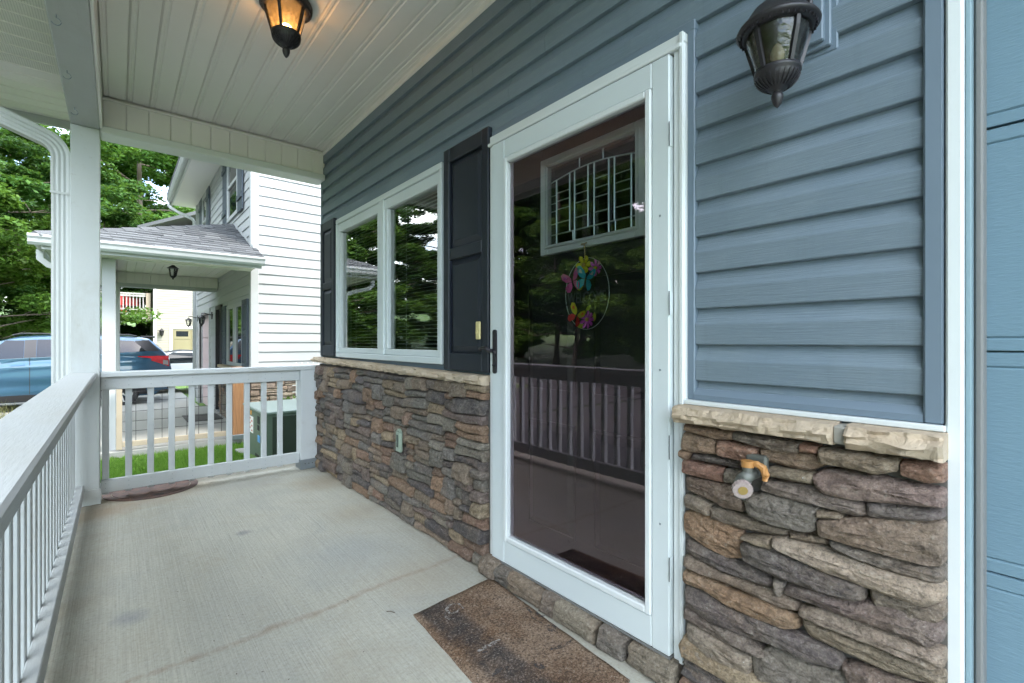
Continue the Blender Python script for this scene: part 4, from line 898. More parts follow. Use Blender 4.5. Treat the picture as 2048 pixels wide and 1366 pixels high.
def flower(u, v, r, np_, mat, cm):
    bm = bmesh.new()
    for i in range(np_):
        a = 2*math.pi*i/np_; c0 = bm.verts.new(su(u, v, .006)); ring = []
        for q in range(9):
            t = -1+2*q/8; rad = r*(.45+.55*math.sqrt(max(0, 1-t*t))) ; aa = a+t*math.pi/np_*.92; ring.append(bm.verts.new(su(u+rad*math.cos(aa), v+rad*math.sin(aa), .009+.006*(1-abs(t)))))
        for q in range(8): bm.faces.new((c0, ring[q], ring[q+1]))
    f = bmobj('flower', bm, mat, ws); bm = bmesh.new(); tube(bm, [su(u, v, .008), su(u, v, .014)], r*.22, 10); bmobj('flower_eye', bm, cm, f)
def butterfly(u, v, s, rot, mats):
    c, sn = math.cos(rot), math.sin(rot)
    def tr(p, d): return su(u+(p[0]*c-p[1]*sn)*s, v+(p[0]*sn+p[1]*c)*s, d)
    body = None
    bm = bmesh.new(); tube(bm, [tr((0, -.45), .012), tr((0, .5), .012)], s*.07, 6); body = bmobj('butterfly', bm, 'black_metal', ws)
    for sg_ in (-1, 1):
        up = [(0, .1), (.3, .62), (.72, .95), (.98, .85), (.95, .45), (.6, .08), (.2, 0)]; lo_ = [(0, 0), (.5, -.05), (.8, -.35), (.7, -.75), (.42, -.85), (.15, -.5)]
        for pl_, mt in ((up, mats[0]), (lo_, mats[1])):
            mesh('wing', [tr((x*sg_, y), .008+.012*abs(x)) for x, y in pl_], [tuple(range(len(pl_)))], mt, body)
        mesh('wing', [tr(((.35+.35*x)*sg_, .3+.5*y), .0095+.012*abs(.35+.35*x)) for x, y in ((.2, .2), (.7, .8), (1.2, .7), (1.1, .2))], [(0, 1, 2, 3)], mats[2], body)
def sleaf(u, v, l, a, mat='leaf_lime'):
    q = [(0, 0), (.3, .2), (.65, .22), (1, 0), (.65, -.22), (.3, -.2)]
    mesh('leaf', [su(u+l*(x*math.cos(a)-y*math.sin(a)), v+l*(x*math.sin(a)+y*math.cos(a)), .006+.004*abs(y)) for x, y in q], [(0, 1, 2, 3, 4, 5)], mat, ws)
flower(-.006, .118, .040, 6, 'petal_yellow', 'brass'); flower(.056, .098, .034, 8, 'petal_purple', 'petal_yellow'); flower(.012, -.107, .038, 9, 'petal_purple', 'brass')
butterfly(-.068, .055, .050, .25, ('wing_pink', 'wing_pink', 'petal_purple')); butterfly(.006, .058, .052, -.25, ('wing_blue', 'wing_blue', 'came')); butterfly(-.045, -.090, .046, -.55, ('petal_yellow', 'wing_red', 'wing_orange'))
for a_ in ((-.045, .085, .045, 1.5), (.03, .085, .04, 1.3), (-.045, .018, .035, .35), (.0, -.078, .04, .8), (.045, -.118, .04, 1.5), (-.05, -.128, .05, -.15)): sleaf(*a_)
bm = bmesh.new(); tube(bm, [su(-.008, .145), su(-.007, .18, .003), su(-.008, .205, .004)], .0028, 6); tube(bm, [su(-.022, .206, .006), su(-.008, .204, .006), su(.006, .208, .006)], .0035, 6); bmobj('twine', bm, 'twine', ws)

# ------------------------------------------------------------------ white neighbour house
NX, NY0, NY1, NF = 1.62, 8.30, 15.0, -.34     # front wall, near end, far end, porch floor level
nh = empty('white_house', (5.2, 11, -.45), 'white sided two storey neighbouring house with grey hipped porch roof', 'house')
ne = box('end_wall', NX+.015, 8.5, NY0+.012, NY0+.14, -.6, 5.0, 'siding_white', nh, 0)
nfw = boxes('front_wall', [(NX+.012, NX+.13, NY0+.145, 11.05, -.6, 4.95), (NX+.012, NX+.13, 11.62, 12.7, -.6, 4.95), (NX+.012, NX+.13, 11.055, 11.615, 1.78, 4.95), (NX+.012, NX+.13, 12.705, 14.5, 1.78, 4.95), (NX+.012, NX+.13, 14.505, NY1, -.6, 4.95)], 'siding_white', nh)
box('back_wall', 8.4, 8.5, NY0+.15, NY1, -.6, 4.95, 'siding_white', nh, 0); box('far_wall', NX+.135, 8.39, NY1-.13, NY1, -.6, 4.95, 'siding_white', nh, 0)
NE = .1555
z = .62
while z < 4.9:
    extr('siding_course', lap(z, NE, .016, False), lambda p, q, t: (t, NY0+.012-p, q), NX+.10, 7.5, 'siding_white', ne); z += NE
z = .62-NE*6
while z < .62-.01:
    extr('siding_course', lap(z, NE, .016, False), lambda p, q, t: (t, NY0+.012-p, q), 2.28, 7.5, 'siding_white', ne); z += NE
z = .62
while z < 4.7:
    for a, b in (([(NY0+.10, NY1-.02)] if z > 1.80 else [(NY0+.10, 8.52), (10.5, 11.0), (11.66, 12.64), (14.56, NY1-.02)])):
        course(nfw, z, NE, a, b, NX+.012, 'siding_white', .015, False)
    z += NE
boxes('corner_post', [(NX-.018, NX+.098, NY0-.018, NY0+.098, .62, 4.98)], 'trim_outer', nh, .006)
boxes('corner_post', [(NX-.018, NX+.011, NY1-.09, NY1+.012, -.5, 4.9)], 'trim_outer', nh, .004)
# stone base returning round the near corner
nst = boxes('stone_wainscot', [(NX-.03, 2.26, NY0-.03, NY0+.011, -.55, .60), (NX-.03, NX+.011, NY0+.0115, 11.0, -.55, .58)], 'mortar', nh)
rnd = random.Random(21)
PW = [(.34, .26, .19), (.24, .185, .14), (.30, .25, .20), (.20, .16, .13), (.38, .31, .23)]
for (x0, x1, z0, z1) in tiling(NX-.03, 2.26, -.10, .58, .045, .034, rnd, (3, 7), ([1, 2, 3], [.3, .5, .2])):
    stone(nst, rectpoly(x0, x1, z0, z1, rnd, .010, 6), NY0-.055-rnd.uniform(0, .02), rnd.choice(PW), rnd, n=14, rough=.006, xb=NY0-.02, axis='y')
for (y0, y1, z0, z1) in tiling(NY0-.03, 11.0, -.34, .56, .09, .06, rnd, (3, 6), ([1, 2, 3], [.3, .5, .2])):
    stone(nst, rectpoly(y0, y1, z0, z1, rnd, .010, 6), NX-.05-rnd.uniform(0, .02), rnd.choice(PAL+PW), rnd, n=10, rough=.005, xb=NX-.02)
box('sill', NX-.09, NX+.01, NY0-.06, 11.0, .585, .64, 'sill_stone', nh, .008); box('sill', NX+.0105, 2.30, NY0-.09, NY0-.0185, .60, .655, 'sill_stone', nh, .008)
# porch window, shutters, front door, garage
nw = boxes('window', [(NX-.03, NX+.03, 8.88, 10.35, .66, .72), (NX-.03, NX+.03, 8.88, 10.35, 1.70, 1.76), (NX-.03, NX+.03, 8.88, 8.95, .721, 1.699), (NX-.03, NX+.03, 10.28, 10.35, .721, 1.699), (NX-.031, NX+.03, 9.52, 9.70, .721, 1.699)], 'trim_outer', nh, .004)
for a, b in ((8.95, 9.52), (9.70, 10.28)): mesh('pane', [(NX-.005, a, .72), (NX-.005, b, .72), (NX-.005, b, 1.70), (NX-.005, a, 1.70)], [(3, 2, 1, 0)], 'car_glass', nw)
def nshut(y0, y1, z0, z1): return shutter(nh, y0, y1, z0, z1, NX-.045, 'shutter_grey')
nshut(8.45, 8.84, .66, 1.78); nshut(10.40, 10.78, .66, 1.78)
ndoor = box('front_door', NX+.03, NX+.08, 11.08, 11.6, NF, 1.74, 'door_dark', nh, .003); boxes('door_casing', [(NX-.03, NX+.03, 11.0, 11.075, NF, 1.84), (NX-.03, NX+.03, 11.605, 11.68, NF, 1.84), (NX-.0305, NX+.03, 11.076, 11.604, 1.76, 1.84)], 'black_metal', nh, .003)
ngd = box('garage_door', NX+.09, NX+.11, 12.72, 14.48, -.5, 1.74, 'garage_pink', nh, 0)
for i in range(4): box('panel', NX+.075, NX+.0895, 12.725, 14.475, -.49+.56*i, .06+.56*i, 'garage_pink', ngd, .012)
boxes('garage_casing', [(NX-.02, NX+.05, 12.60, 12.70, -.5, 1.86), (NX-.02, NX+.05, 14.505, 14.60, -.5, 1.86), (NX-.0205, NX+.05, 12.701, 14.504, 1.75, 1.86)], 'trim_outer', nh, .004)
# upper windows
for ya, yb, za, zb in ((9.30, 10.32, 3.33, 4.6), (13.0, 13.75, 3.33, 4.6)):
    uw = boxes('window', [(NX-.03, NX+.02, ya, yb, za, za+.07), (NX-.03, NX+.02, ya, yb, zb-.07, zb), (NX-.03, NX+.02, ya, ya+.07, za+.071, zb-.071), (NX-.03, NX+.02, yb-.07, yb, za+.071, zb-.071), (NX-.029, NX+.02, ya+.071, yb-.071, (za+zb)/2-.03, (za+zb)/2+.03)], 'trim_outer', nh, .004)
    mesh('pane', [(NX-.008, ya+.07, za+.07), (NX-.008, yb-.07, za+.07), (NX-.008, yb-.07, zb-.07), (NX-.008, ya+.07, zb-.07)], [(3, 2, 1, 0)], 'car_glass', uw)
    for a, b in ((ya-.44, ya-.03), (yb+.03, yb+.44)):
        w3 = (b-a)/3; sh = boxes('shutter', [(NX-.035, NX-.012, a+w3*i+.003, a+w3*(i+1)-.003, za-.02, zb+.02) for i in range(3)], 'shutter_grey', nh, .002)
        for zz in (za+.22, zb-.22): box('batten', NX-.052, NX-.0355, a, b, zz-.045, zz+.045, 'shutter_grey', sh, .003)
# main eave
nsf = box('main_soffit', 1.12, NX+.01, NY0-.3, NY1+.3, 4.70, 4.74, 'soffit_white', nh, 0)
boxes('main_fascia', [(1.09, 1.119, NY0-.3, NY1+.3, 4.68, 4.90)], 'gutter_white', nh, .003)
extr('main_gutter', gutter_prof(), lambda p, q, t: (1.089+p, t, 4.74+q), NY0-.3, NY1+.32, 'gutter_white', nh)
extr('main_roof', [(1.0, 4.905), (5.1, 6.8), (9.2, 4.905), (9.2, 5.0), (5.1, 6.92), (1.0, 5.0)], lambda p, q, t: (p, t, q), NY0-.35, NY1+.35, 'shingle', nh)
bm = bmesh.new(); tube(bm, [(1.04, NY1+.22, 4.74), (1.04, NY1+.22, 4.66), (1.08, NY1+.2, 4.60), (1.22, NY1+.12, 4.50), (1.42, NY1+.05, 4.40), (1.52, NY1+.03, 4.35), (1.57, NY1+.03, 4.28), (1.575, NY1+.03, -.4)], .042, 8); bmobj('downspout', bm, 'gutter_white', nh, True)
# porch slab, posts, beams, ceiling
nslab = tag(box('porch_slab', -.35, NX-.03, 7.98, 12.4, -.75, NF, 'drive_concrete', None, .006), kind='structure')
for xx, yy, s_ in ((-.155, 8.14, .14), (-.10, 11.5, .14)): box('porch_post', xx, xx+s_, yy, yy+s_, NF-.08, 2.185, 'trim_outer', nh, .004)
tp = empty('timber_post', (1.36, 7.95, -.5), 'new orange brown timber post at the corner of the wire fenced neighbouring porch', 'post')
box('post', 1.290, 1.43, 7.86, 8.0, -.27, .72, 'new_timber', tp, .004); box('post_base', 1.285, 1.435, 7.855, 8.005, NF+.002, -.2705, 'galvanized', tp, .002)
nb = boxes('porch_beam', [(-.155, NX-.02, 8.14, 8.28, 2.19, 2.44), (-.156, -.02, 8.285, 11.64, 2.19, 2.44), (-.019, NX-.02, 11.50, 11.64, 2.16, 2.44)], 'soffit_white', nh)
for i in range(13): extr('beam_panel', [(.0+i*.124, 11.4995), (.002+i*.124, 11.49), (.008+i*.124, 11.487), (.120+i*.124, 11.487), (.122+i*.124, 11.4995)], lambda p, q, t: (p, q, t), 2.20, 2.405, 'soffit_white', nb)
box('beam_trim', -.019, NX-.03, 11.47, 11.66, 2.13, 2.1995, 'trim_outer', nb, .004)
nc = box('porch_ceiling', -.0195, NX-.02, 8.285, 11.495, 2.425, 2.45, 'soffit_white', nh, 0)
for i in range(13): extr('soffit_panel', [(.0+i*.124, 2.4245), (.002+i*.124, 2.418), (.008+i*.124, 2.412), (.120+i*.124, 2.412), (.122+i*.124, 2.4245)], lambda p, q, t: (p, t, q), 8.29, 11.48, 'soffit_white', nc)
boxes('porch_soffit', [(-.66, NX-.02, 7.79, 8.139, 2.20, 2.23), (-.66, -.156, 8.14, 12.2, 2.20, 2.23)], 'soffit_white', nh)
boxes('soffit_vent_slot', [(-.5+.1*i, -.48+.1*i, 7.86, 7.875, 2.196, 2.1995) for i in range(21)], 'label_black', nh)
boxes('porch_fascia', [(-.685, NX+.03, 7.765, 7.789, 2.18, 2.33), (-.685, -.661, 7.79, 12.2, 2.18, 2.33)], 'gutter_white', nh, .003)
extr('porch_gutter', gutter_prof(), lambda p, q, t: (t, 7.7645+p, 2.225+q), -.79, NX+.06, 'gutter_white', nh)
extr('porch_gutter', gutter_prof(), lambda p, q, t: (-.6855+p, t, 2.225+q), 7.765, 12.2, 'gutter_white', nh)
bm = bmesh.new(); tube(bm, [(-.73, 8.2, 2.225), (-.73, 8.2, 2.12), (-.66, 8.2, 2.05), (-.40, 8.2, 1.98), (-.26, 8.2, 1.92), (-.225, 8.2, 1.82), (-.225, 8.2, -.4)], .048, 4); bmobj('porch_downspout', bm, 'gutter_white', nh)
# hipped porch roof: end plane, front plane, every shingle tab of the end plane its own piece
sl_ = .42; ez = 2.335
def endz(y): return ez + (y-7.72)*sl_
nr = mesh('porch_roof', [(-.74, 7.72, ez), (NX+.06, 7.72, ez), (NX+.06, NY0-.005, endz(NY0-.005)), (NX-.005, NY0-.005, endz(NY0-.005)), (NX-.005, 9.75, endz(9.75)), (NX-.005, 12.2, endz(9.75)), (-.74, 12.2, ez)], [(0, 1, 2, 3, 4), (0, 4, 5, 6)], 'shingle', nh)
rnd = random.Random(8); ex = .135
row = 0; y = 7.70
while y < 9.70:
    y2 = y+ex*.92; hipx = lambda yy: -.74 + (yy-7.72)*(NX+.735)/(9.75-7.72)
    xr = NX+.055 if y2 < NY0 else NX-.01
    x = hipx(max(7.72, y))-.02
    while x < xr-.02:
        w = rnd.uniform(.13, .30); x1 = min(x+w, xr); h0 = rnd.choice((.008, .016)); g_ = .004
        xa = max(x, hipx(y2)-.05)
        vs = [(x, y-.012, endz(y)+.004), (x1-g_, y-.012, endz(y)+.004), (x1-g_, y-.012, endz(y)+.006+h0), (x, y-.012, endz(y)+.006+h0), (x1-g_, y2+.05, endz(y2+.05)+.004), (max(x, hipx(y2)-.02), y2+.05, endz(y2+.05)+.004)]
        if x1-g_-x > .02: mesh('shingle', vs, [(0, 1, 2, 3), (3, 2, 4, 5), (1, 4, 2), (0, 3, 5)], 'shingle', nr)
        x = x1
    y = y2; row += 1
i = 0
while i < 12:   # hip caps
    t0, t1 = i/12, (i+1)/12+.02; a = Vector((-.74, 7.72, ez)); b = Vector((NX-.02, 9.73, endz(9.73))); p, q = a.lerp(b, t0), a.lerp(b, min(1, t1)); n_ = Vector((.65, -.75, 0))*.10
    mesh('hip_cap', [p+n_+Vector((0, 0, .02-.03)), p+Vector((0, 0, .045)), p-n_+Vector((0, 0, .02-.03)), q+n_+Vector((0, 0, .012-.03)), q+Vector((0, 0, .03)), q-n_+Vector((0, 0, .012-.03))], [(0, 1, 4, 3), (1, 2, 5, 4), (0, 2, 1)], 'shingle', nr); i += 1
mesh('step_flashing', [(NX-.006, 8.2, endz(8.2)+.0), (NX-.006, 9.75, endz(9.75)), (NX-.006, 9.75, endz(9.75)+.06), (NX-.006, 8.2, endz(8.2)+.06)], [(0, 1, 2, 3)], 'trim_outer', nr)
# porch lantern and wall lanterns of the white house
def small_lantern(c, label, wall_):
    t = empty('porch_lantern', c, label, 'lantern', 'black lanterns on the white house'); x, y, z = c
    bm = bmesh.new(); lathe(bm, [(0, z+.06), (.02, z+.05), (.085, z), (.075, z-.008), (0, z-.006)], x, y, 10); bmobj('cap', bm, 'black_metal', t)
    bm = bmesh.new(); lathe(bm, [(.042, z-.13), (.066, z-.008)], x, y, 10); bmobj('glass_shade', bm, 'clear_lantern', t, True)
    for i in range(5):
        a = 2*math.pi*i/5; bm = bmesh.new(); tube(bm, [(x+.068*math.cos(a), y+.068*math.sin(a), z-.006), (x+.044*math.cos(a), y+.044*math.sin(a), z-.132)], .006, 4); bmobj('rib', bm, 'black_metal', t)
    bm = bmesh.new(); lathe(bm, [(0, z-.128), (.046, z-.13), (.03, z-.155), (.012, z-.165), (.012, z-.18), (0, z-.195)], x, y, 10); bmobj('lower_cup', bm, 'black_metal', t)
    bm = bmesh.new()
    if wall_: tube(bm, [(x, y, z+.05), (x, y, z+.09), (x+.05, y, z+.10), (x+.12, y, z+.075), (NX+.02, y, z+.06)], .011, 6); bbox(bm, NX-.02, NX+.02, y-.04, y+.04, z-.03, z+.13)
    else: tube(bm, [(x, y, z+.05), (x, y, 2.411)], .012, 6); lathe(bm, [(.06, 2.411), (.06, 2.39), (0, 2.385)], x, y, 10)
    bmobj('bracket', bm, 'black_metal', t); return t
small_lantern((.72, 9.75, 2.33), 'small black lantern hanging from the ceiling of the neighbouring porch', False)
small_lantern((1.42, 12.30, 1.62), 'black bracket lantern between door and garage of the white house', True)
small_lantern((1.42, 14.75, 1.65), 'black bracket lantern at the far corner of the white house garage', True)
# wire fence on the near edge of that porch
wf = empty('wire_railing', (.6, 7.97, -.5), 'black wire grid railing with timber frame along the neighbouring porch edge', 'railing')
boxes('timber_frame', [(-.01, .05, 7.99, 8.03, NF+.02, .60), (.051, 1.288, 7.99, 8.03, .54, .60), (.051, 1.288, 7.99, 8.03, NF+.05, NF+.12)], 'tan_wood', wf, .003)
bm = bmesh.new()
for i in range(1, 9): tube(bm, [(.05+.14*i, 8.01, NF+.12), (.05+.14*i, 8.01, .54)], .004, 4)
for i in range(1, 6): tube(bm, [(.05, 8.014, NF+.12+.13*i), (1.288, 8.014, NF+.12+.13*i)], .004, 4)
tag(bmobj('wire_grid', bm, 'black_metal', wf), kind='stuff')
tag(box('door_mat', .95, 1.5, 10.1, 11.0, NF+.001, NF+.014, 'label_black', None, .002), 'plain dark mat on the neighbouring porch floor', 'doormat')
# green packaged heating and cooling unit between the houses
hv = empty('air_conditioner', (1.85, 6.6, -.42), 'green metal air conditioning unit on a pad between the two houses', 'air conditioner')
box('pad', 1.22, 2.5, 5.95, 7.3, -.50, -.36, 'drive_concrete', hv, .006)
box('cabinet', 1.31, 2.35, 6.06, 7.17, -.355, .235, 'hvac_green', hv, .008); box('coil_panel', 1.40, 2.28, 6.046, 6.0595, -.31, .205, 'hvac_dark', hv, .004)
box('lid', 1.295, 2.365, 6.045, 7.185, .2355, .270, 'hvac_top', hv, .008)
lb = box('label', 1.3055, 1.3095, 6.62, 6.86, -.06, .145, 'paper_white', hv, 0)
boxes('label_print', [(1.3035, 1.3052, 6.65+.1*(i % 2), 6.70+.1*(i % 2), -.04+.03*i, -.02+.03*i) for i in range(6)], 'label_red', lb)
box('warning_sticker', 1.3055, 1.3095, 6.72, 6.77, .165, .215, 'label_orange', hv, 0); box('rating_sticker', 1.3055, 1.3095, 6.25, 6.37, -.12, -.04, 'label_blue', hv, 0)
boxes('marking', [(1.3055, 1.3095, 6.28, 6.38, .10, .19), (1.3055, 1.3095, 6.29, 6.33, .02, .08), (1.3055, 1.3095, 6.35, 6.38, .02, .08), (1.3055, 1.3095, 6.3, 6.5, -.33, -.28)], 'label_black', hv)
boxes('lattice', [(2.25+.09*i, 2.262+.09*i, 8.20, 8.212, -.45, .75) for i in range(9)] + [(2.2, 3.0, 8.213, 8.222, -.4+.11*i, -.388+.11*i) for i in range(11)], 'lattice_white', nh)

# ------------------------------------------------------------------ vehicles
def wheel(parent, c, r, w, sgn, spokes=10):
    x, y, z = c
    def ring(bm, prof, seg=24):
        rings = [[bm.verts.new((x+rr*math.cos(t), y+sgn*o, z+rr*math.sin(t))) for t in [2*math.pi*i/seg for i in range(seg)]] for rr, o in prof]
        for a, b in zip(rings, rings[1:]):
            for i in range(seg): bm.faces.new((a[i], a[(i+1) % seg], b[(i+1) % seg], b[i]))
        return rings
    bm = bmesh.new(); ring(bm, [(r*.66, 0), (r*.70, .015), (r*.94, .02), (r, -.02), (r, -w+.02), (r*.94, -w), (r*.66, -w)]); ty = bmobj('wheel', bm, 'tyre', parent, True)
    bm = bmesh.new(); rg = ring(bm, [(r*.68, .012), (r*.62, -.02), (r*.58, -.06), (r*.05, -.06)]); bmobj('rim_barrel', bm, 'car_trim', ty, True)
    bm = bmesh.new()
    for i in range(spokes):
        a = 2*math.pi*i/spokes; ca, sa = math.cos(a), math.sin(a)
        tube(bm, [(x+.05*r*ca, y+sgn*-.01, z+.05*r*sa), (x+.64*r*ca, y+sgn*.002, z+.64*r*sa)], [.03, .018], 4)
    tube(bm, [(x, y+sgn*-.03, z), (x, y+sgn*.006, z)], r*.18, 12); ring(bm, [(r*.68, .012), (r*.64, .012), (r*.63, -.01)])
    bmobj('rim', bm, 'alloy', ty)
def car(root, xf, yc, zg, L, W, top, belt, roofz, tumble, paint):
    def interp(t, s):
        for (a, za), (b, zb) in zip(t, t[1:]):
            if a <= s <= b: u = (s-a)/(b-a); return za+(zb-za)*u
        return t[-1][1] if s > t[-1][0] else t[0][1]
    def hw(s, z):
        e = max(0, (abs(s-L/2)/(L/2)-.68)/.32); w = W/2*(1-.20*e**2.2); bz = belt(s)
        if z < .45: w *= 1-.07*((.45-z)/.25)**2
        if z > bz: w *= 1-tumble*((z-bz)/(roofz-bz))**1.15
        else: w *= 1-.03*((z-.72)/.5)**2
        return w + .014*math.exp(-((z-bz+.16)/.045)**2) - .010*math.exp(-((z-.62)/.09)**2)
    st = sorted(set([0, .01, .03, .06, .1, L-.1, L-.06, L-.03, L-.01, L] + [p[0] for p in top] + list(np.arange(.15, L, .13))))
    bm = bmesh.new(); rows = []; nv, nr_ = 22, 8
    for s in st:
        zt = interp(top, s); zb = .26 + (.12 if s < .25 or s > L-.25 else 0); zb = min(zb, zt-.05); row = []
        zs = [zb+(zt-zb)*(i/nv) for i in range(nv+1)]; side = [(hw(s, z), z) for z in zs]
        c_ = min(.05, side[-1][0]*.1); side[-1] = (side[-1][0]-c_, zt-.006)
        full = [(-y, z) for y, z in side] ; we = side[-1][0]
        full += [(-we+2*we*i/nr_, zt+.028*(1-(1-2*i/nr_)**2)) for i in range(1, nr_)] + side[::-1]
        rows.append([bm.verts.new((xf+s, yc+y, zg+z)) for y, z in full])
    n = len(rows[0])
    for a, b in zip(rows, rows[1:]):
        for i in range(n-1): bm.faces.new((a[i], a[i+1], b[i+1], b[i]))
        bm.faces.new((a[n-1], a[0], b[0], b[n-1]))
    bm.faces.new(rows[0]); bm.faces.new(rows[-1][::-1]); bmobj('body', bm, paint, root, True)
    def patch(name, q, mat, off=.008, ns=10, nz=5, parent=None, sides=(-1, 1)):
        for sg_ in sides:
            vs = []; fs = []
            for i in range(ns+1):
                for j in range(nz+1):
                    u, v = i/ns, j/nz; s = (q[0][0]*(1-u)+q[1][0]*u)*(1-v)+(q[3][0]*(1-u)+q[2][0]*u)*v; z = (q[0][1]*(1-u)+q[1][1]*u)*(1-v)+(q[3][1]*(1-u)+q[2][1]*u)*v
                    vs.append((xf+s, yc+sg_*(hw(s, z)+off), zg+z))
            for i in range(ns):
                for j in range(nz): a = i*(nz+1)+j; f = (a, a+nz+1, a+nz+2, a+1); fs.append(f if sg_ < 0 else f[::-1])
            mesh(name, vs, fs, mat, parent or root, True)
    def top_patch(name, s0, s1, w0, w1, mat, off=.012):
        vs = []; fs = []; n1, n2 = 8, 8
        for i in range(n1+1):
            s = s0+(s1-s0)*i/n1; zt = interp(top, s)
            for j in range(n2+1):
                t = -1+2*j/n2; w = (w0+(w1-w0)*i/n1)*(hw(s, zt)-.05); vs.append((xf+s, yc+t*w, zg+zt+.028*(1-t*t)+off))
        for i in range(n1):
            for j in range(n2): a = i*(n2+1)+j; fs.append((a, a+n2+1, a+n2+2, a+1))
        mesh(name, vs, fs, mat, root, True)
    return hw, patch, top_patch
SG = -.50; SXF, SYC = -3.97, 15.72
sv = empty('sport_utility_vehicle', (SXF+2.5, SYC, SG), 'metallic blue sport utility vehicle parked on the driveway past the white house', 'car')
belt = lambda s: 1.10+.045*s
hw, patch, tpatch = car(sv, SXF, SYC, SG, 5.05, 2.0, [(0, .60), (.08, .92), (.3, 1.04), (1.0, 1.14), (1.35, 1.20), (2.0, 1.60), (2.3, 1.70), (3.0, 1.755), (3.8, 1.745), (4.45, 1.70), (4.60, 1.66), (4.92, 1.30), (5.0, 1.16), (5.04, .9), (5.05, .55)], belt, 1.74, .24, 'car_blue')
patch('side_glass', [(1.72, 1.20), (2.40, 1.235), (2.40, 1.62), (2.12, 1.62)], 'car_glass')
patch('side_glass', [(2.60, 1.245), (3.48, 1.285), (3.48, 1.655), (2.60, 1.64)], 'car_glass'); patch('side_glass', [(3.56, 1.29), (4.52, 1.36), (4.28, 1.61), (3.56, 1.655)], 'car_glass')
patch('pillar_trim', [(2.405, 1.235), (2.595, 1.245), (2.595, 1.64), (2.405, 1.625)], 'car_trim', .007, 3, 5); patch('rear_pillar_trim', [(4.36, 1.36), (4.78, 1.36), (4.58, 1.63), (4.30, 1.61)], 'car_trim', .0075, 6, 5)
for s in (2.49, 3.50): patch('door_seam', [(s, .44), (s+.012, .44), (s+.012, 1.235), (s, 1.235)], 'car_trim', .003, 1, 10)
patch('sill_cladding', [(1.45, .27), (3.55, .27), (3.55, .42), (1.45, .42)], 'car_trim', .012); patch('wheel_arch', [(3.48, .30), (4.56, .30), (4.38, .80), (3.66, .80)], 'car_trim', .004, 8, 8); patch('wheel_arch', [(.52, .30), (1.58, .30), (1.40, .80), (.70, .80)], 'car_trim', .004, 8, 8)
for s in (2.20, 3.20): patch('door_handle', [(s, 1.06), (s+.22, 1.075), (s+.22, 1.105), (s, 1.09)], 'car_blue', .03, 4, 2)
patch('tail_light', [(4.36, 1.215), (4.98, 1.13), (4.98, 1.235), (4.36, 1.235)], 'tail_red', .012, 10, 4); patch('tail_light', [(4.62, 1.12), (4.99, .96), (4.99, 1.13), (4.62, 1.185)], 'tail_red', .014, 6, 4); patch('reverse_light', [(4.86, 1.02), (4.97, 1.0), (4.97, 1.11), (4.86, 1.13)], 'tail_clear', .018, 3, 3)
tpatch('rear_window', 4.62, 4.90, .86, .90, 'car_glass'); tpatch('windscreen', 1.40, 2.1, .9, .84, 'car_glass')
boxes('rear_spoiler', [(SXF+4.42, SXF+4.72, SYC-.66, SYC+.66, SG+1.690, SG+1.735)], 'car_trim', sv, .012)
bm = bmesh.new(); tube(bm, [(SXF+2.2, SYC-.70, SG+1.735), (SXF+2.35, SYC-.70, SG+1.775), (SXF+4.2, SYC-.70, SG+1.76), (SXF+4.35, SYC-.70, SG+1.72)], .016, 6); bmobj('roof_rail', bm, 'car_trim', sv)
boxes('rear_bumper', [(SXF+4.72, SXF+5.09, SYC-.84, SYC+.84, SG+.36, SG+.60)], 'car_trim', sv, .05)
for s in (1.05, 4.02):
    for sg_ in (-1, 1): wheel(sv, (SXF+s, SYC+sg_*.965, SG+.37), .37, .24, sg_)
KG = -.50; KXF, KYC = -.75, 18.2
kv = empty('convertible_car', (KXF+2.2, KYC, KG), 'white convertible with a dark soft top behind the blue vehicle', 'car')
hw, patch, tpatch = car(kv, KXF, KYC, KG, 4.5, 1.8, [(0, .55), (.1, .75), (.4, .84), (1.25, .93), (1.9, 1.26), (2.3, 1.31), (2.8, 1.27), (3.5, 1.0), (4.3, .95), (4.45, .85), (4.5, .5)], lambda s: .88+.01*s, 1.31, .30, 'car_white')
patch('side_glass', [(1.45, .93), (2.9, .95), (2.65, 1.22), (1.95, 1.22)], 'car_glass'); tpatch('soft_top', 1.88, 3.5, 1.0, 1.0, 'soft_top', .01); tpatch('windscreen', 1.3, 1.86, .95, .95, 'car_glass')
patch('soft_top_side', [(1.92, 1.215), (3.3, 1.03), (2.85, 1.24), (2.05, 1.27)], 'soft_top', .012)
for s in (.9, 3.55):
    for sg_ in (-1, 1): wheel(kv, (KXF+s, KYC+sg_*.86, KG+.32), .32, .21, sg_)

# ------------------------------------------------------------------ cream house with raised deck
BX0, BY, BG = 1.30, 27.6, -.45
bh = empty('cream_house', (5, 30, BG), 'cream sided house with yellow garage door and red shutters in the background', 'house')
bw = box('wall', BX0+.02, 9.5, BY+.02, BY+8, BG-.3, 6.2, 'siding_beige', bh, 0)
z = BG
while z < 6.1:
    for a, b in ([(BX0+.1, 9.4)] if z > 1.72 else [(BX0+.1, 1.90), (4.9, 9.4)]): extr('siding_course', lap(z, .115, .018, False), lambda p, q, t: (t, BY+.02-p, q), a, b, 'siding_beige', bw)
    z += .115
boxes('corner_trim', [(BX0-.01, BX0+.10, BY-.012, BY+.1, BG, 6.2)], 'trim_white', bh); boxes('garage_casing', [(1.90, 2.02, BY-.02, BY+.01, BG, 1.82), (4.78, 4.90, BY-.02, BY+.01, BG, 1.82), (2.021, 4.779, BY-.0205, BY+.01, 1.70, 1.82)], 'trim_white', bh)
bgd = box('garage_door', 2.025, 4.775, BY+.012, BY+.03, BG, 1.70, 'garage_cream', bh, 0)
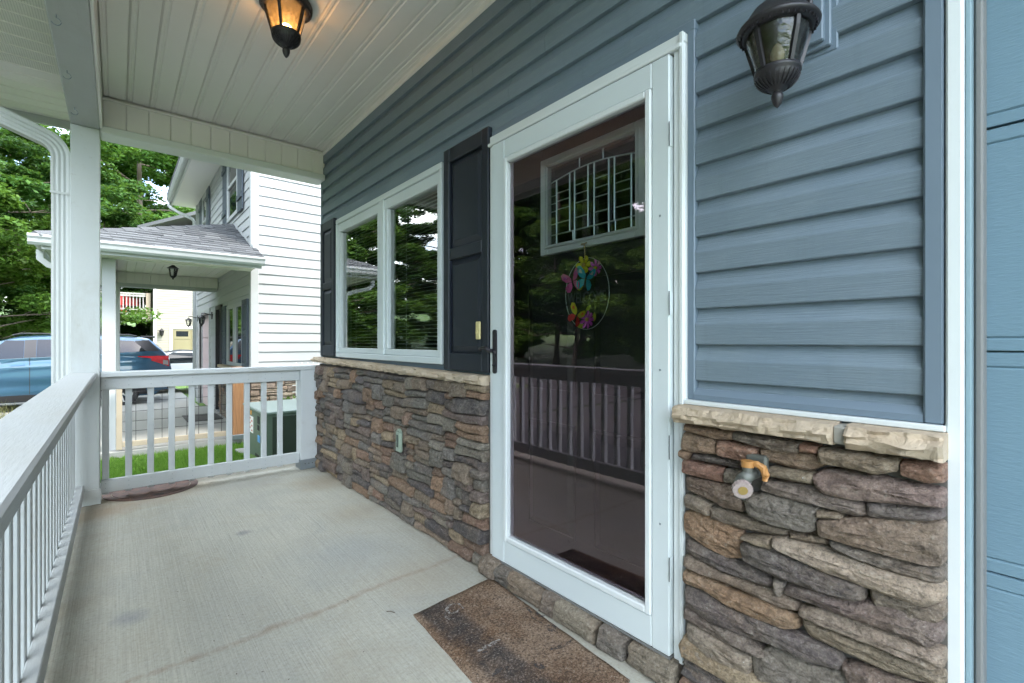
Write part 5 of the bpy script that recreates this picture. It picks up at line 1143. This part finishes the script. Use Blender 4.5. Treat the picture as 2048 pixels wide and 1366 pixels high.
for r_i in range(4):
    for c_i in range(4):
        xa, za = 2.08+.68*c_i, BG+.04+.535*r_i
        if r_i == 3: mesh('garage_window', [(xa+.08, BY-.002, za+.14), (xa+.56, BY-.002, za+.14), (xa+.56, BY-.002, za+.40), (xa+.08, BY-.002, za+.40)], [(0, 1, 2, 3)], 'car_glass', bgd)
        box('panel', xa, xa+.64, BY+.0005, BY+.0115, za, za+.49, 'garage_cream', bgd, .008)
bwin = boxes('window', [(3.42, 4.2, BY-.02, BY+.01, 3.3, 4.6)], 'trim_white', bh, .004); mesh('pane', [(3.5, BY-.024, 3.38), (4.12, BY-.024, 3.38), (4.12, BY-.024, 4.5), (3.5, BY-.024, 4.5)], [(0, 1, 2, 3)], 'car_glass', bwin)
for a in (2.98, 4.24): box('shutter', a, a+.40, BY-.03, BY-.005, 3.25, 4.65, 'shutter_red', bh, .004)
extr('roof', [(.7, 6.2), (5.4, 8.4), (10.1, 6.2), (10.1, 6.35), (5.4, 8.6), (.7, 6.35)], lambda p, q, t: (p, t, q), BY-.4, BY+8.4, 'shingle', bh)
small = empty('garage_lantern', (1.60, BY-.1, 1.45), 'small bronze wall lantern left of the yellow garage door', 'lantern')
bm = bmesh.new(); lathe(bm, [(0, 1.72), (.03, 1.68), (.11, 1.60), (.10, 1.59), (.06, 1.40), (.02, 1.34), (0, 1.30)], 1.60, BY-.12, 10); bbox(bm, 1.54, 1.66, BY-.03, BY-.002, 1.40, 1.66); tube(bm, [(1.6, BY-.12, 1.68), (1.6, BY-.02, 1.62)], .02, 5); bmobj('body', bm, 'black_metal', small)
dk = empty('raised_deck', (0, 29, BG), 'weathered grey raised deck with railing beside the cream house', 'deck')
box('platform', -1.9, BX0-.02, BY+.3, BY+3.6, 2.28, 2.42, 'deck_grey', dk, .004); box('rim_joist', -1.92, BX0-.02, BY+.26, BY+.299, 2.14, 2.44, 'deck_grey', dk, .004)
for zz in (3.28, 3.18, 2.56): box('rail', -1.9, 1.02, BY+.28, BY+.32, zz, zz+.07, 'deck_grey', dk, .004)
for i in range(24): box('baluster', -1.85+.12*i, -1.81+.12*i, BY+.325, BY+.365, 2.5, 3.27, 'deck_grey', dk, .002)
box('corner_post', 1.03, 1.20, BY+.25, BY+.39, 2.1, 3.36, 'tan_wood', dk, .004); box('corner_post', -1.95, -1.80, BY+.25, BY+.39, BG-.2, 3.36, 'tan_wood', dk, .004)
bm = bmesh.new(); tube(bm, [(-.95, BY+.5, .85), (.35, BY+.5, 2.2)], .09, 4); bmobj('brace', bm, 'deck_grey', dk)
for cx_, nm in ((.52, 'right'), (-.05, 'left')):
    ch = empty('deck_chair', (cx_, BY+1.0, 2.42), 'red chair on the raised deck, the %s one' % nm, 'chair', 'red chairs on the deck')
    box('seat', cx_-.25, cx_+.25, BY+.85, BY+1.35, 2.80, 2.84, 'chair_red', ch); box('backrest', cx_-.25, cx_+.25, BY+.80, BY+.845, 2.80, 3.25, 'chair_red', ch)
    for a in (-.22, .18):
        for b in (.85, 1.28): box('leg', cx_+a, cx_+a+.04, BY+b, BY+b+.04, 2.421, 2.80, 'chair_red', ch, .002)

# ------------------------------------------------------------------ trees
def tree_mesh(seed, H, Rr, base, ncl, nl, leaf, flat=.45, lsz=.16, tr=.22, shape=1.0):
    rg = np.random.default_rng(seed); rnd = random.Random(seed)
    bm = bmesh.new(); lean = Vector((rnd.uniform(-.06, .06), rnd.uniform(-.06, .06), 1))
    tp_ = [Vector((lean.x*h+.12*math.sin(h*.9+seed), lean.y*h+.12*math.cos(h*.7+seed), h)) for h in np.linspace(0, H*.92, 9)]
    tube(bm, tp_, [tr*(1.25 if i == 0 else 1)*(1-.85*i/8) for i in range(9)], 8)
    tips = []
    nlimb = 22
    for i in range(nlimb):
        f = base+(0.95-base)*(i+rnd.random())/nlimb; hh = f*H; a = i*2.4+rnd.uniform(-.5, .5)
        env = Rr*(math.sin(math.pi*min(1, max(.08, (f-base+.10)/(1.10-base))))**.7)*shape*rnd.uniform(.75, 1.1)
        p0 = tp_[0].lerp(tp_[-1], min(1, hh/(H*.92))); idx = min(8, int(hh/(H*.92)*8)); p0 = tp_[idx].copy(); p0.z = hh*.95
        rise = rnd.uniform(.05, .40)*env; pts = [p0]
        for q in range(1, 6):
            t = q/5; pts.append(p0+Vector((math.cos(a+.15*math.sin(3*t))*env*t, math.sin(a+.15*math.sin(3*t))*env*t, rise*t-.10*env*t*t)))
        tube(bm, pts, [tr*.36*(1-f*.6)*(1-.85*q/5) for q in range(6)], 5, False)
        for q in range(2, 6):
            for m_ in range(2):
                s_ = pts[q]; aa = a+rnd.choice((-1, 1))*rnd.uniform(.4, 1.2); ln_ = env*rnd.uniform(.15, .38)
                e_ = s_+Vector((math.cos(aa)*ln_, math.sin(aa)*ln_, ln_*rnd.uniform(-.15, .45))); tube(bm, [s_, s_.lerp(e_, .5)+Vector((0, 0, .03)), e_], [tr*.10, tr*.07, tr*.03], 4, False)
                tips += [e_, s_.lerp(e_, .55)]
        tips.append(pts[-1])
    tips.append(Vector((tp_[-1].x, tp_[-1].y, H*.96)))
    bmesh.ops.recalc_face_normals(bm, faces=bm.faces); tm_ = bpy.data.meshes.new('trunk'); bm.to_mesh(tm_); bm.free(); tm_.materials.append(MATS['bark']); tm_.shade_smooth()
    T = np.array([t[:] for t in tips]); ci = rg.integers(0, len(T), ncl); cen = T[ci]+rg.normal(0, .16, (ncl, 3))*np.array([Rr*.3, Rr*.3, Rr*.22])
    rad = rg.uniform(.35, .85, ncl)*Rr*.22
    per = nl//ncl; C = np.repeat(cen, per, 0); RR = np.repeat(rad, per)[:, None]; n = len(C)
    d = rg.normal(size=(n, 3)); d /= np.linalg.norm(d, axis=1)[:, None]; d *= rg.random((n, 1))**.45; P_ = C+d*RR*np.array([1, 1, flat])
    sz = lsz*rg.uniform(.6, 1.35, n)[:, None]
    nrm = rg.normal(0, .55, (n, 3)); nrm[:, 2] += 1.0; nrm += d*.5; nrm /= np.linalg.norm(nrm, axis=1)[:, None]
    az = rg.uniform(0, 2*np.pi, n); u = np.stack([np.cos(az), np.sin(az), np.zeros(n)], 1); u -= nrm*(u*nrm).sum(1)[:, None]; u /= np.linalg.norm(u, axis=1)[:, None]; v = np.cross(nrm, u)
    V_ = np.empty((n, 4, 3)); V_[:, 0] = P_-u*sz; V_[:, 1] = P_+v*sz*.55-nrm*sz*.12; V_[:, 2] = P_+u*sz; V_[:, 3] = P_-v*sz*.55-nrm*sz*.12
    me = bpy.data.meshes.new('crown'); me.vertices.add(4*n); me.vertices.foreach_set('co', V_.reshape(-1)); me.loops.add(4*n); me.loops.foreach_set('vertex_index', np.arange(4*n, dtype=np.int32))
    me.polygons.add(n); me.polygons.foreach_set('loop_start', np.arange(0, 4*n, 4, dtype=np.int32)); me.polygons.foreach_set('loop_total', np.full(n, 4, dtype=np.int32)); me.update(); me.materials.append(MATS[leaf])
    return tm_, me
TM = {'open': tree_mesh(3, 17, 6.0, .22, 260, 80000, 'leaf_b', .34, .098), 'maple': tree_mesh(7, 16, 5.6, .10, 360, 115000, 'leaf_a', .42, .095),
      'tall': tree_mesh(12, 21, 5.8, .12, 360, 110000, 'leaf_a', .42, .105), 'low': tree_mesh(5, 7, 3.8, .06, 190, 60000, 'leaf_c', .5, .080, .12), 'dark': tree_mesh(9, 14, 5.2, .08, 320, 90000, 'leaf_b', .45, .10)}
def plant(kind, x, y, rz, s, label, group):
    z = gz(x, y)-.1; t = bpy.data.objects.new('tree', None); link(t, None, (x, y, z)); t.rotation_euler = (0, 0, rz); t.scale = (s, s, s); tag(t, label, 'tree', group)
    for nm, me in (('trunk', TM[kind][0]), ('crown', TM[kind][1])):
        o = bpy.data.objects.new(nm, me); COL.objects.link(o); o.parent = t
G1 = 'trees behind the parked cars'; G2 = 'trees across the road'
plant('open', -4.6, 26, .3, .95, 'tall open crowned tree with sky showing through, left of the downspout', G1)
plant('low', -3.6, 22.5, 1.2, 1.0, 'bushy bright green tree low behind the blue vehicle roof', G1)
plant('low', -6.2, 23.5, 2.9, 1.15, 'bushy light green tree at the left edge of the picture', G1)
plant('dark', -2.2, 33, 4.1, .8, 'dark green tree behind the corner post and downspout', G1)
plant('maple', -8.5, 33, 2.2, .5, 'broad green tree far left behind the light green bush', G1)
plant('maple', 1.0, 38, 0.6, 1.25, 'dense green tree above the neighbouring porch roof, left of the eave', G1)
plant('tall', 4.6, 42, 1.9, 1.1, 'tall green tree behind the eave of the white house', G1)
plant('dark', -.4, 31.5, 5.1, .62, 'small dark tree behind the raised deck railing', G1)
plant('low', .3, 32.5, .4, .55, 'bright green undergrowth tree under the raised deck', G1)
plant('dark', -6.8, 38, 3.3, .62, 'dark tree far left filling the gap under the open crowned tree', G1)
plant('low', -4.4, 29.5, 4.4, 1.1, 'shady undergrowth tree behind the blue vehicle, under the open crowned tree', G1)
plant('tall', -2.0, 46, 2.6, 1.1, 'tall far tree filling the gap right of the corner post', G1)
for i, (k_, x, y, s) in enumerate([('maple', -17, 8, 1.0), ('dark', -19, 14, 1.0), ('tall', -17.5, 20, .95), ('maple', -20, 26, 1.1), ('open', -16.5, 31, 1.0), ('dark', -22, 3, 1.1), ('maple', -18, -3, 1.0), ('tall', -24, 34, 1.1), ('low', -16, 11, 1.1), ('low', -16, 17.2, 1.2), ('low', -15.8, 23.5, 1.2), ('low', -16, 5, 1.2), ('dark', -13, 38, 1.0), ('maple', -12, 44, 1.2), ('low', -16.2, 28, 1.2), ('tall', -27, 12, 1.1), ('tall', -26, 5, 1.1), ('maple', -25, 18, 1.25), ('tall', -28, 24, 1.15), ('maple', -26, -3, 1.2), ('tall', -23, 42, 1.15), ('dark', -20.5, 9, 1.15), ('maple', -21, 21, 1.1)]):
    plant(k_, x, y, i*1.7, s, 'tree standing across the road, seen mirrored in the window and door glass', G2)
# ------------------------------------------------------------------ grass, shrubs
def blades(name, spots, h, w, mat, label, cat, seed=1):
    rg = np.random.default_rng(seed); n = len(spots); P_ = np.array(spots); a = rg.uniform(0, 2*np.pi, n); hh = h*rg.uniform(.5, 1.3, n); ln_ = rg.uniform(.1, .8, n)*hh
    V_ = np.empty((n, 3, 3)); cx = np.cos(a)*w; sy = np.sin(a)*w
    V_[:, 0] = P_+np.stack([cx, sy, np.zeros(n)], 1); V_[:, 1] = P_-np.stack([cx, sy, np.zeros(n)], 1); b = rg.uniform(0, 2*np.pi, n); V_[:, 2] = P_+np.stack([np.cos(b)*ln_, np.sin(b)*ln_, hh], 1)
    me = bpy.data.meshes.new(name); me.vertices.add(3*n); me.vertices.foreach_set('co', V_.reshape(-1)); me.loops.add(3*n); me.loops.foreach_set('vertex_index', np.arange(3*n, dtype=np.int32)); me.polygons.add(n); me.polygons.foreach_set('loop_start', np.arange(0, 3*n, 3, dtype=np.int32)); me.polygons.foreach_set('loop_total', np.full(n, 3, dtype=np.int32)); me.update(); me.materials.append(MATS[mat])
    o = bpy.data.objects.new(name, me); COL.objects.link(o); return tag(o, label, cat, kind='stuff')
rg = np.random.default_rng(4); sp = []
def scatter(n, x0, x1, y0, y1):
    for x, y in zip(rg.uniform(x0, x1, n), rg.uniform(y0, y1, n)):
        if -.36 < x < 1.6 and (y < 4.82 or y > 7.97): continue
        if 1.2 < x < 2.5 and 5.95 < y < 7.3: continue
        sp.append((x, y, gz(x, y)-.005))
scatter(46000, -.8, 1.9, 4.8, 8.05); scatter(26000, -6, -.35, 4, 13.1); scatter(9000, -7, 1.5, 20.5, 27)
blades('lawn_grass', sp, .055, .0045, 'grass_blade', 'short bright green lawn between the two houses', 'grass')
sp = [(-.55+.10*rg.normal(), 8.6+.15*rg.normal(), -.45) for _ in range(90)] + [(-1.55+.16*rg.normal(), 12.4+.2*rg.normal(), -.48) for _ in range(160)]
blades('tall_weeds', sp, .42, .006, 'grass_dry', 'tuft of dry weeds by the corner post in front of the blue vehicle', 'weeds', 6)
def shrub(name, c, r, n, mat, label, seed, lsz=.035):
    rg = np.random.default_rng(seed); d = rg.normal(size=(n, 3)); d /= np.linalg.norm(d, axis=1)[:, None]; P_ = np.array(c)+d*r*rg.random((n, 1))**.5*np.array([1, 1, 1.2])+np.array([0, 0, r])
    nr_ = d+rg.normal(0, .5, (n, 3)); nr_ /= np.linalg.norm(nr_, axis=1)[:, None]; u = np.cross(nr_, rg.normal(size=(n, 3))); u /= np.linalg.norm(u, axis=1)[:, None]; v = np.cross(nr_, u)
    vs = np.stack([P_-u*lsz, P_+v*lsz*.5, P_+u*lsz, P_-v*lsz*.5], 1).reshape(-1, 3); t = empty(name, c, label, 'shrub')
    mesh('foliage', vs, [tuple(range(4*i, 4*i+4)) for i in range(n)], mat, t); bm = bmesh.new()
    for i in range(5): tube(bm, [c, (c[0]+r*.5*math.cos(i*1.3), c[1]+r*.5*math.sin(i*1.3), c[2]+r*1.3)], .008, 4, False)
    bmobj('stem', bm, 'bark', t)
shrub('shrub', (2.18, 8.0, -.40), .30, 500, 'leaf_c', 'small yellow green shrub against the stone of the white house', 3)
